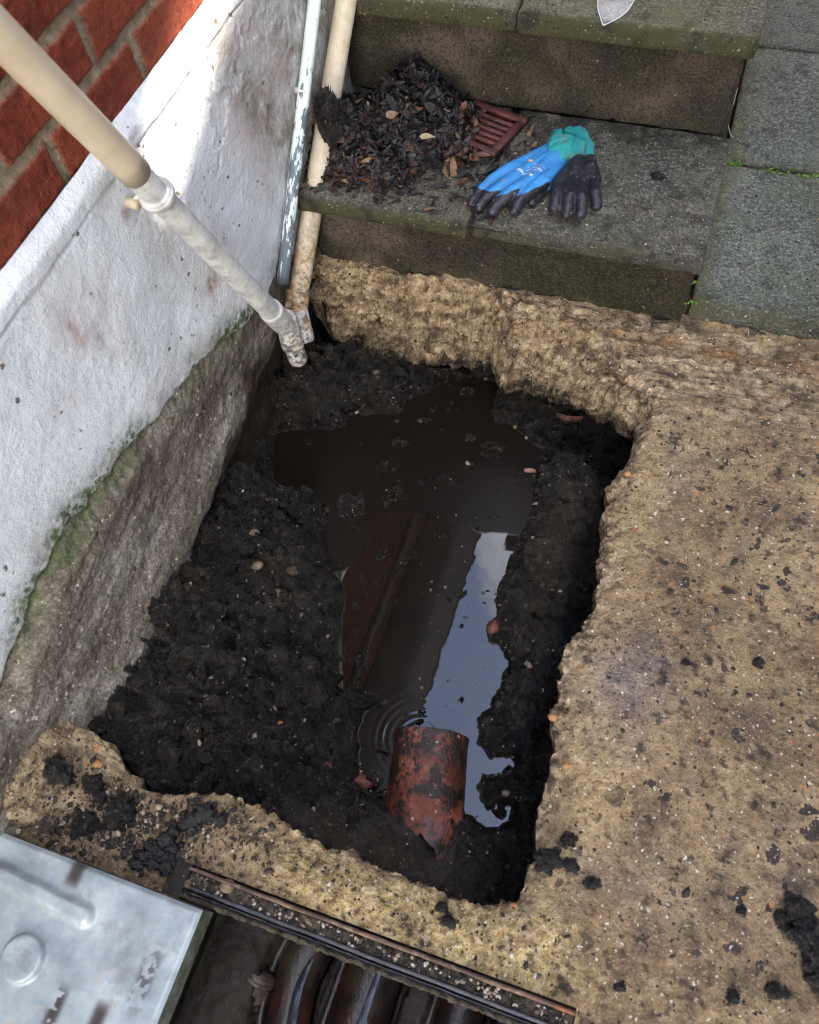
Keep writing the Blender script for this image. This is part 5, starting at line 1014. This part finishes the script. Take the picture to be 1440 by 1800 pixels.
kn = g.ramp(g.noise(30, 5), [(.3, (.02, .24, .25)), (.7, (.05, .46, .46))]); kn = g.mix(g.math('MULTIPLY', wv_.outputs['Fac'], .35), kn, (.01, .11, .10)); kn = g.mix(g.ramp(g.noise(28, 5, .7), [(.5, 0), (.66, .65)]), kn, (.16, .20, .15)); M['knit'] = g.done(kn, .85, g.bump(wv_.outputs['Fac'], .0015), .2)
def make_glove(caps, darkf, label, name='work_glove'):
    t = thing(name, label, 'glove', group='pair of work gloves on the step'); V, F = capsules(caps); me, V = remeshed(V, F, .0017, 7)
    n_ = np.empty(len(V) * 3); me.vertices.foreach_get('normal', n_); n_ = n_.reshape(-1, 3); V2 = V + n_ * (fbm(V, 55, 3) * .0016 + fbm(V * [1, 1, 2], 25, 2) * .0022)[:, None]; V2[:, 2] = np.maximum(V2[:, 2], ZT1 + .0005)
    me.vertices.foreach_set('co', V2.astype(np.float32).ravel()); me.update(); me.name = 'hand'; me.materials.clear()
    o = link(me, 'hand', M['glove'], t, dict(dark=darkf(V2))); return t, o, V2
fr_ = .0125
f1 = [GZ(470, 470, .020), GZ(270, 580, .020), GZ(110, 720, .014), GZ(48, 815, .010)]
f2 = [GZ(540, 540, .023), GZ(330, 660, .024), GZ(190, 770, .018), GZ(125, 860, .012)]
f3 = [GZ(630, 600, .026), GZ(440, 710, .027), GZ(320, 810, .020), GZ(250, 895, .013)]
f4 = [GZ(740, 610, .025), GZ(620, 700, .026), GZ(520, 790, .021), GZ(470, 885, .013)]
wr_ = [GZ(850, 275, .016), GZ(900, 330, .019), GZ(930, 375, .017)]
caps = []
for ff, rs_ in ((f1, (.0155, .0125, .0105, .0095)), (f2, (.0165, .0138, .0125, .0105)), (f3, (.0165, .0140, .0130, .0115)), (f4, (.0165, .0145, .0125, .0105))):
    for i in range(3): caps.append((ff[i], ff[i + 1], rs_[i], rs_[i + 1]))
caps += [(wr_[0], f1[0], .0135, .0145), (wr_[0], f2[0], .0145, .0155), (wr_[1], f2[0], .0165, .0160), (wr_[1], f3[0], .0175, .0165), (wr_[2], f3[0], .0155, .0165), (wr_[2], f4[0], .0135, .0155), (f1[0], f4[0], .0145, .015),
         (GZ(910, 470, .010), GZ(780, 660, .010), .010, .012), (GZ(780, 660, .010), GZ(640, 800, .009), .012, .010)]
bp = [(760, 205), (560, 320), (300, 485), (170, 580), (112, 655), (150, 668), (240, 652), (330, 600), (250, 650), (178, 703), (230, 722), (340, 702), (430, 655), (340, 710), (280, 765), (380, 768), (490, 722), (560, 682), (520, 730), (490, 768), (600, 747), (810, 628), (860, 575), (1010, 400), (960, 300)]
bpw = np.array([GZ(a, b, .026)[:2] for a, b in bp])
def dark1(V): d = poly_sd(V[:, 0], V[:, 1], bpw) + fbm(V, 70, 3) * .0015; return np.clip(np.maximum(sstep(-.0005, .0015, d), sstep(ZT1 + .013, ZT1 + .009, V[:, 2])), 0, 1)
gl1, hand1, HV = make_glove(caps, dark1, 'bright blue work glove with black fingertips, back of the hand up')
def cuff(caps, par, seed):
    V, F = capsules(caps); me, V = remeshed(V, F, .0019, 5); n_ = np.empty(len(V) * 3); me.vertices.foreach_get('normal', n_); n_ = n_.reshape(-1, 3)
    V2 = V + n_ * (fbm(V + seed, 60, 3, .5, 1) * .0045 + fbm(V + seed, 28, 2) * .005)[:, None]; V2[:, 2] = np.maximum(V2[:, 2], ZT1 + .0005); me.vertices.foreach_set('co', V2.astype(np.float32).ravel()); me.materials.clear(); me.name = 'knit_cuff'; return link(me, 'knit_cuff', M['knit'], par)
cuff([(GZ(870, 300, .024), GZ(900, 200, .026), .020, .016), (GZ(900, 200, .026), GZ(890, 150, .028), .016, .010), (GZ(890, 320, .024), GZ(1080, 280, .032), .019, .015), (GZ(960, 240, .030), GZ(1090, 260, .034), .019, .015), (GZ(920, 370, .022), GZ(1080, 320, .028), .014, .012), (GZ(830, 240, .020), GZ(830, 320, .018), .010, .010)], gl1, 1)
# second glove, palm up
h1 = [GZ(900, 620, .020), GZ(880, 740, .030), GZ(855, 870, .022)]; h2 = [GZ(1010, 620, .022), GZ(1000, 760, .034), GZ(975, 920, .022)]; h3 = [GZ(1115, 620, .022), GZ(1118, 760, .034), GZ(1112, 925, .020)]; h4 = [GZ(1225, 590, .020), GZ(1250, 710, .028), GZ(1270, 835, .018)]
w2 = [GZ(1080, 400, .018), GZ(1200, 420, .018)]; caps = []
for hh_, rs_ in ((h1, (.0145, .0115, .0118)), (h2, (.0145, .0120, .0122)), (h3, (.0145, .0115, .0115)), (h4, (.0135, .0110, .0105))):
    for i in range(2): caps.append((hh_[i], hh_[i + 1], rs_[i], rs_[i + 1]))
caps += [(w2[0], h1[0], .013, .013), (w2[0], h2[0], .015, .014), (w2[0], h3[0], .015, .014), (w2[1], h3[0], .015, .014), (w2[1], h4[0], .0165, .0145), (h1[0], h4[0], .013, .0135), (GZ(1130, 470, .012), GZ(1150, 560, .012), .016, .015), (GZ(1240, 470, .02), GZ(1270, 580, .02), .010, .010)]
def dark2(V):
    e = GZ(1180, 365, .02); e2_ = GZ(1285, 500, .02); d = (e2_ - e)[:2]; d /= np.linalg.norm(d); nn_ = np.array([-d[1], d[0]]); s_ = (V[:, :2] - e[:2]) @ nn_; s_ = s_ if ((GZ(1000, 700, .02) - e)[:2] @ nn_) < 0 else -s_; return 1 - .8 * sstep(.006, .010, s_) * (V[:, 2] < ZT1 + .03)
gl2, hand2, _ = make_glove(caps, dark2, 'black work glove with palm up and curled fingers, partly under the blue one')
cuff([(GZ(1000, 150, .018), GZ(1100, 150, .018), .014, .016), (GZ(1100, 150, .018), GZ(1170, 240, .018), .016, .013), (GZ(1170, 240, .018), GZ(1180, 350, .016), .013, .009), (GZ(1060, 260, .012), GZ(1120, 340, .012), .014, .014)], gl2, 5)
# print on the back of the blue glove: laid onto the surface
tri = HV; dgm = hand1.data; bvh = BVHTree.FromPolygons([tuple(v) for v in HV.tolist()], [tuple(p.vertices) for p in dgm.polygons])
M['white_print'] = simple('white_print', (.55, .62, .68), (.72, .76, .8), 80, .5, .0); M['orange_print'] = simple('orange_print', (.65, .38, .22), (.75, .5, .35), 80, .5, .0)
U_ = (GZ(480, 470, .04) - GZ(645, 560, .04)); U_ /= np.linalg.norm(U_); Nn = np.array([0, 0, 1.0]); Up_ = np.cross(Nn, U_)
def on_glove(P2, name, m, origin):
    out = []
    for (a, b) in P2:
        q = origin + U_ * a + Up_ * b + [0, 0, .1]; hit = bvh.ray_cast(Vector(q), Vector((0, 0, -1))); out.append((hit[0] if hit[0] else Vector(q - [0, 0, .085])) + Vector((0, 0, .0005)))
    return out
def print_quads(quads, name, m, origin):
    V, F = [], []
    for (a0_, a1_, b0_, b1_) in quads:
        n_ = max(2, int((a1_ - a0_) / .002) + 1); 
        for i in range(n_):
            aa = a0_ + (a1_ - a0_) * i / (n_ - 1); V += on_glove([(aa, b0_), (aa, b1_)], '', None, origin)
        o = len(V) - 2 * n_
        for i in range(n_ - 1): F.append([o + 2 * i, o + 2 * i + 2, o + 2 * i + 3, o + 2 * i + 1])
    raw(name, [tuple(v) for v in V], np.array(F), m, hand1, smooth=False)
def text_on(txt, size, origin, name, m=None):
    cu = bpy.data.curves.new('txt', 'FONT'); cu.body = txt; cu.size = size; cu.resolution_u = 2; cu.offset = size * .02; o = bpy.data.objects.new('txt', cu); C.objects.link(o); dg = bpy.context.evaluated_depsgraph_get(); me = bpy.data.meshes.new_from_object(o.evaluated_get(dg)); bpy.data.objects.remove(o)
    P = on_glove([(v.co.x, v.co.y) for v in me.vertices], '', None, origin); F = [list(p.vertices) for p in me.polygons]; raw(name, [tuple(v) for v in P], np.array(F, dtype=object), m or M['white_print'], hand1, smooth=False)
text_on('PORTWEST', .0088, GZ(652, 545, .04), 'printed_word'); 
print_quads([(0, .024, 0, .0009), (.002, .018, .0035, .0044), (.004, .020, .0075, .0084)], 'printed_lines', M['white_print'], GZ(690, 500, .04) )
text_on('CE UK', .0085, GZ(745, 490, .04), 'printed_symbols'); print_quads([(0, .010, 0, .0085)], 'printed_box', M['orange_print'], GZ(655, 385, .04)); print_quads([(0, .032, -.0, .0007)], 'printed_lines', M['white_print'], GZ(765, 480, .04) - Up_ * .003)

# ================================================================== PLASTIC BAG, TWIG, MOSS
g = G('clear_plastic'); M['plastic'] = g.done((.85, .85, .85), .12, g.bump(g.noise(50, 4), .004), .6, Alpha=.16)
pp = [(1052, -60, .02), (1052, 0, .014), (1053, 18, .008), (1060, 43, .001), (1080, 34, .004), (1100, 20, .006), (1115, 0, .010), (1130, -60, .02)]
U = [W(1051, -60, 2, ZT2 + .02), W(1051, 0, 2, ZT2 + .014), W(1052, 18, 2, ZT2 + .007), W(1060, 44, 2, ZT2 - .004)]; Vr = [W(1150, -70, 2, ZT2 + .02), W(1115, 0, 2, ZT2 + .014), W(1095, 26, 2, ZT2 + .004), W(1061, 44.5, 2, ZT2 - .004)]
Us, Vs_ = spline(U, 40), spline(Vr, 40); t = np.linspace(0, 1, 24); Pm = Us[:, None] * (1 - t)[None, :, None] + Vs_[:, None] * t[None, :, None]; wd_ = np.linalg.norm(Us - Vs_, axis=1)[:, None]
top_ = Pm.copy(); top_[..., 2] += np.sin(t * math.pi)[None] * wd_ * .14 + fbm(Pm, 60, 3, .5, 2) * .004; bot_ = Pm.copy(); bot_[..., 2] -= .001
V, F = cat([(top_.reshape(-1, 3), gridF(40, 24)), (bot_.reshape(-1, 3), gridF(40, 24, flip=True))]); bag = raw('plastic_bag', V, F, M['plastic']); tag(bag, 'crumpled corner of a clear plastic bag hanging over the upper step edge', 'bag')
for e_, nm in ((Us, 'seam'), (Vs_, 'seam')): tube_obj(nm, e_, .0007, M['white_print'], bag, 6)
M['twig'] = simple('dry_twig', (.26, .22, .15), (.42, .38, .30), 60, .8, .001)
tw = [W(a, b, 2, ZP + .004) for a, b in ((1296, 155), (1289, 182), (1279, 212), (1274, 240), (1266, 272))]
twg = tube_obj('twig', spline(tw, 30), np.linspace(.0016, .0028, 30), M['twig'], None, 8); tag(twg, 'thin pale dry twig lying on the slab beside the upper riser', 'twig')
tube_obj('side_shoot', spline([tw[2], W(1284, 235, 2, ZP + .006), W(1290, 241, 2, ZP + .006)], 10), .0012, M['twig'], twg, 6)
g = G('green_moss'); M['moss'] = g.done(g.ramp(g.noise(120, 4), [(.3, (.02, .05, .008)), (.7, (.13, .22, .03))]), .9)
Vs, Fs = [], []; r = np.random.default_rng(3); v, f = ico(2)
for (a, b, n_, sp_) in ((1268, 286, 26, 9), (1292, 287, 60, 9), (1283, 284, 20, 6), (1345, 297, 14, 22), (1370, 303, 26, 12), (1425, 309, 34, 12), (1213, 495, 16, 9), (1208, 530, 14, 8)):
    for k in range(n_):
        p = W(a + r.normal() * sp_, b + r.normal() * 1.8, 2, ZP); s = r.uniform(.0012, .0032); Fs.append(f + len(Vs) * len(v)); Vs.append(v * (1 + r.uniform(-.35, .35, (len(v), 1))) * [s, s, s * .9] + p)
tag(raw('moss', np.concatenate(Vs), np.concatenate(Fs), M['moss'], smooth=False), kind='stuff')
